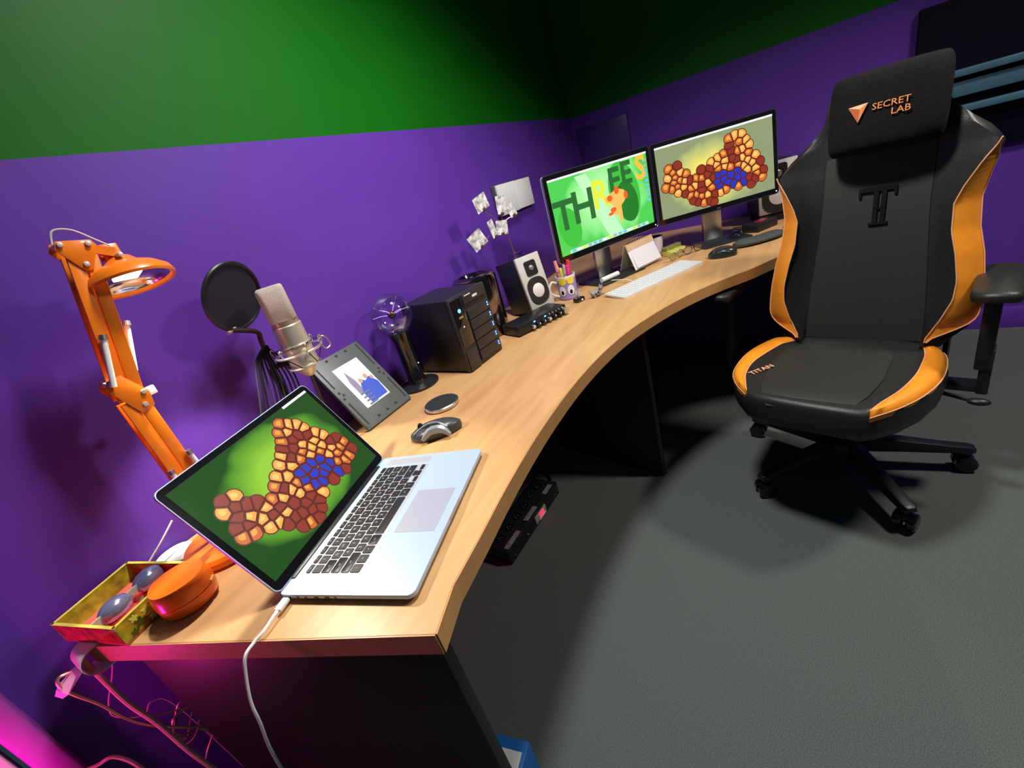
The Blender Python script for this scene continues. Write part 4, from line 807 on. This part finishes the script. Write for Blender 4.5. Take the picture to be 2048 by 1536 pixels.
slab('front_board', (0, 0), (.040, .108), PAPER); slab('back_board', (.084, 0), (.044, .108), mat('cream_card', (.62, .60, .42), .7), -.002)
pg = slab('page_block', (-.003, .006), (.034, .090), mat('page_white', (.74, .72, .78), .8), .004, (.012, CW - .004)); slab('header', (.030, .082), (.040, .110), mat('kraft_header', (.62, .42, .25), .7, var=.06), .0045, (.0, CW))
for k in range(12): MB().tube([(.018 + .013 * k, .034, .100), (.018 + .013 * k, .036, .114), (.018 + .013 * k, .043, .116), (.018 + .013 * k, .046, .108)], .0009, 5).done('wire_loop', BLACKP, t)
t = thing('white_cup', 'white cup with purple inside behind the desk calendar', 'cup', (2.17, .545, D)); MB().lathe([(.026, 0), (.030, .003), (.040, .088), (.0405, .092), (.038, .092)], 32, cap=False).done('outside', mat('pale_pink_glaze', (.70, .62, .68), .3), t); MB().lathe([(.038, .092), (.036, .06), (.027, .01), (.001, .008)], 32, cap=False).done('inside', mat('plum_glaze', (.12, .04, .16), .3), t); MB().tube([(.036, .0, .075), (.058, -.01, .07), (.058, -.01, .04), (.032, .0, .03)], .004, 8).done('handle', MATS['pale_pink_glaze'], t)
t = thing('note_tin', 'yellow-green lidded tin between the two monitors', 'tin', (2.165, .462, D), R(-30)); MB().box((0, 0, .012), (.10, .05, .024)).done('tin_body', mat('lime_enamel', (.55, .55, .10), .35), t, bevel=.003); MB().box((0, .012, .032), (.10, .03, .018)).done('tin_lid', mat('olive_gold_enamel', (.36, .33, .08), .3, .4, var=.3, scale=90), t, bevel=.003); MB().box((0, -.0255, .017), (.09, .001, .005)).done('pale_stripe', mat('pale_lime', (.8, .85, .5), .4), t)
def glasses(lab, loc, rz, m0):
    t = thing('reading_glasses', lab, 'glasses', loc, rz)
    for s in (-1, 1):
        MB().tube([(s * .026 + .021 * math.cos(a), 0, .019 + .016 * math.sin(a)) for a in [2 * PI * k / 20 for k in range(21)]], .0016, 6, False).done('lens_rim', m0, t)
        b = MB(); b.lathe([(.001, 0), (.0195, 0), (.0195, .001), (.001, .001)], 20, (s * .026, 0, .019), Matrix.Rotation(R(90), 3, 'X') @ Matrix.Diagonal((1, .76, 1))); b.done('lens', thin_glass('lens_glass', (.9, .9, .85, 1), .3), t); MB().tube([(s * .047, 0, .022), (s * .05, .03, .014), (s * .046, .08, .003)], .0014, 6).done('temple', m0, t)
    MB().tube([(-.006, 0, .022), (0, -.002, .025), (.006, 0, .022)], .0014, 6).done('bridge', m0, t)
glasses('thin gold-rimmed glasses lying before the yellow-green tin', (2.050, .428, D), R(-25), mat('antique_gold', (.35, .28, .14), .3, .8))
glasses('thin dark-rimmed glasses beside the right monitor base', (2.125, .372, D), R(-45), BLACKP)
t, *_ = mouse('computer_mouse', 'black rounded mouse on the desk below the right monitor', (1.985, .238, D), R(-5), .105, .075, .038, 0, mat('black_satin_shell', (.02, .022, .022), .25, var=.05)); MB().cyl((-.003, .030, .033), (.003, .030, .033), .008, .008, 14).done('scroll_wheel', STEEL, t); MB().tube([(-.03, .01, .027), (-.034, -.012, .026), (-.028, -.035, .020)], .002, 6).done('green_trim', mat('dark_green_trim', (.03, .09, .05), .3), t)
t = thing('wrist_rest', 'dark grey padded wrist rest beside the black mouse', 'wrist rest', (2.135, .112, D), R(-54)); b = MB(); rg = []
for k in range(13):
    u = -1 + 2 * k / 12; e = max(.15, 1 - abs(u) ** 3.5) ** .5; rg.append([(u * .105, .045 * e * math.copysign(abs(math.cos(a)) ** .8, math.cos(a)) + .008 * u * u, .014 + .0140 * (math.sin(a) if math.sin(a) < 0 else math.sin(a) * e * (1.15 - .25 * math.cos(u * 3)))) for a in [2 * PI * j / 20 for j in range(20)]])
b.loft(rg).done('pad', mat('grey_gel_fabric', (.05, .058, .058), .75, var=.15, scale=200, bump=.15), t, angle=60)
t = thing('card_reader', 'black box with a red inlay behind the right monitor base', 'box', (2.395, .125, D), R(-35)); MB().box((0, 0, .018), (.13, .085, .036)).done('case', BLACKP, t, bevel=.004); MB().prism(ell(.01, .0, .035, .022, 24), .036, .038).done('red_inlay', mat('red_gloss', (.35, .02, .04), .2, coat=.5), t); MB().tube([(.06, .042, .02), (.058, .056, .008), (.05, .10, .004), (.02, .16, .004)], .0025, 6).done('lead', BLACKP, t)
o = MB(); pts = []
for k in range(40): a = k * .55; pts.append(Vector((2.275 + (.030 + .010 * math.sin(k * .7)) * math.cos(a), .215 + .022 * math.sin(a), D + .012 + .0012 * (k % 9) + .010 * (k / 40))))
o = o.tube(pts, .0028, 6).done('coiled_cable', mat('blue_black_cable', (.012, .016, .03), .3)); tag(o, 'coil of dark cable lying on the right monitor base', 'cable')
t = thing('small_remote', 'tiny dark red button fob at the desk edge by the chair', 'fob', (2.33, .02, D)); MB().lathe([(.001, 0), (.011, 0), (.013, .004), (.010, .009), (.001, .010)], 20).done('body', mat('dark_red_plastic', (.12, .02, .015), .35), t); MB().lathe([(.001, .0095), (.004, .0095), (.004, .0115), (.001, .0115)], 14).done('button', BLACKP, t)

# ================================================================ under the desk
def power_block():
    t = thing('power_block', 'black multi-socket power block on the carpet under the desk', 'power strip', (.865, .855, 0), R(-2)); W_, L_, H_ = .40, .115, .06
    MB().box((W_ / 2, L_ / 2, H_ / 2), (W_, L_, H_)).done('body', BLACKP, t, bevel=.004)
    for k in range(6):
        s = MB(); s.lathe([(.001, 0), (.020, 0), (.020, .003), (.017, .004), (.016, .0015), (.001, .0015)], 24, (.05 + .06 * k, .066, H_ - .001)); s = s.done('socket', BLACKG, t)
        for dx, dy in ((-.007, -.004), (.007, -.004), (0, .007)): MB().cyl((.05 + .06 * k + dx, .066 + dy, H_ + .0005), (.05 + .06 * k + dx, .066 + dy, H_ + .0012), .0028, .0028, 8).done('pin_hole', GREYP, s)
    LB = mat('silver_label', (.32, .32, .32), .4, .3, var=.5, scale=150)
    for x, wv in ((.06, .09), (.20, .08), (.345, .06)): MB().box((x, .018, H_ + .0005), (wv, .02, .001)).done('label_plate', LB, t)
    sw = MB(); sw.box((.235, -.002, .03), (.085, .004, .034)); sw = sw.done('switch_plate', mat('silver_plate', (.55, .55, .52), .35, .4), t, bevel=.001); MB().box((.24, -.0055, .034), (.03, .005, .014)).done('red_switch', mat('red_lit_switch', (.5, .01, .03), .3, emit=(1, .02, .08), es=1.6), sw); MB().box((.245, -.0045, .016), (.05, .002, .006)).done('white_stripe', WHITEP, sw)
    for x in (.03, .13, .36): MB().cyl((x, -.001, .022), (x, -.003, .022), .004, .004, 10).done('screw', CHROME, t)
    MB().tube([(W_, .05, .03), (W_ + .06, .07, .012), (W_ + .1, .12, .006), (W_ + .09, .18, .006)], .004, 8).done('mains_lead', BLACKP, t)
power_block()
t = thing('blue_box', 'blue carton with a white printed top on the carpet under the desk end', 'box', (.335, .520, 0), R(10)); BB = mat('blue_card', (.01, .13, .48), .45, var=.08)
MB().box((-.05, .03, .073), (.12, .14, .146)).done('carton', BB, t, bevel=.002); MB().box((-.062, .028, .1465), (.098, .118, .001)).done('white_label', mat('white_card', (.78, .82, .85), .5), t)
for k in range(3): MB().box((-.045 + .0 * k, -.004 + .02 * k, .1473), (.012, .012, .0006)).done('printed_mark', mat('pale_blue_print', (.35, .55, .75), .5), t)
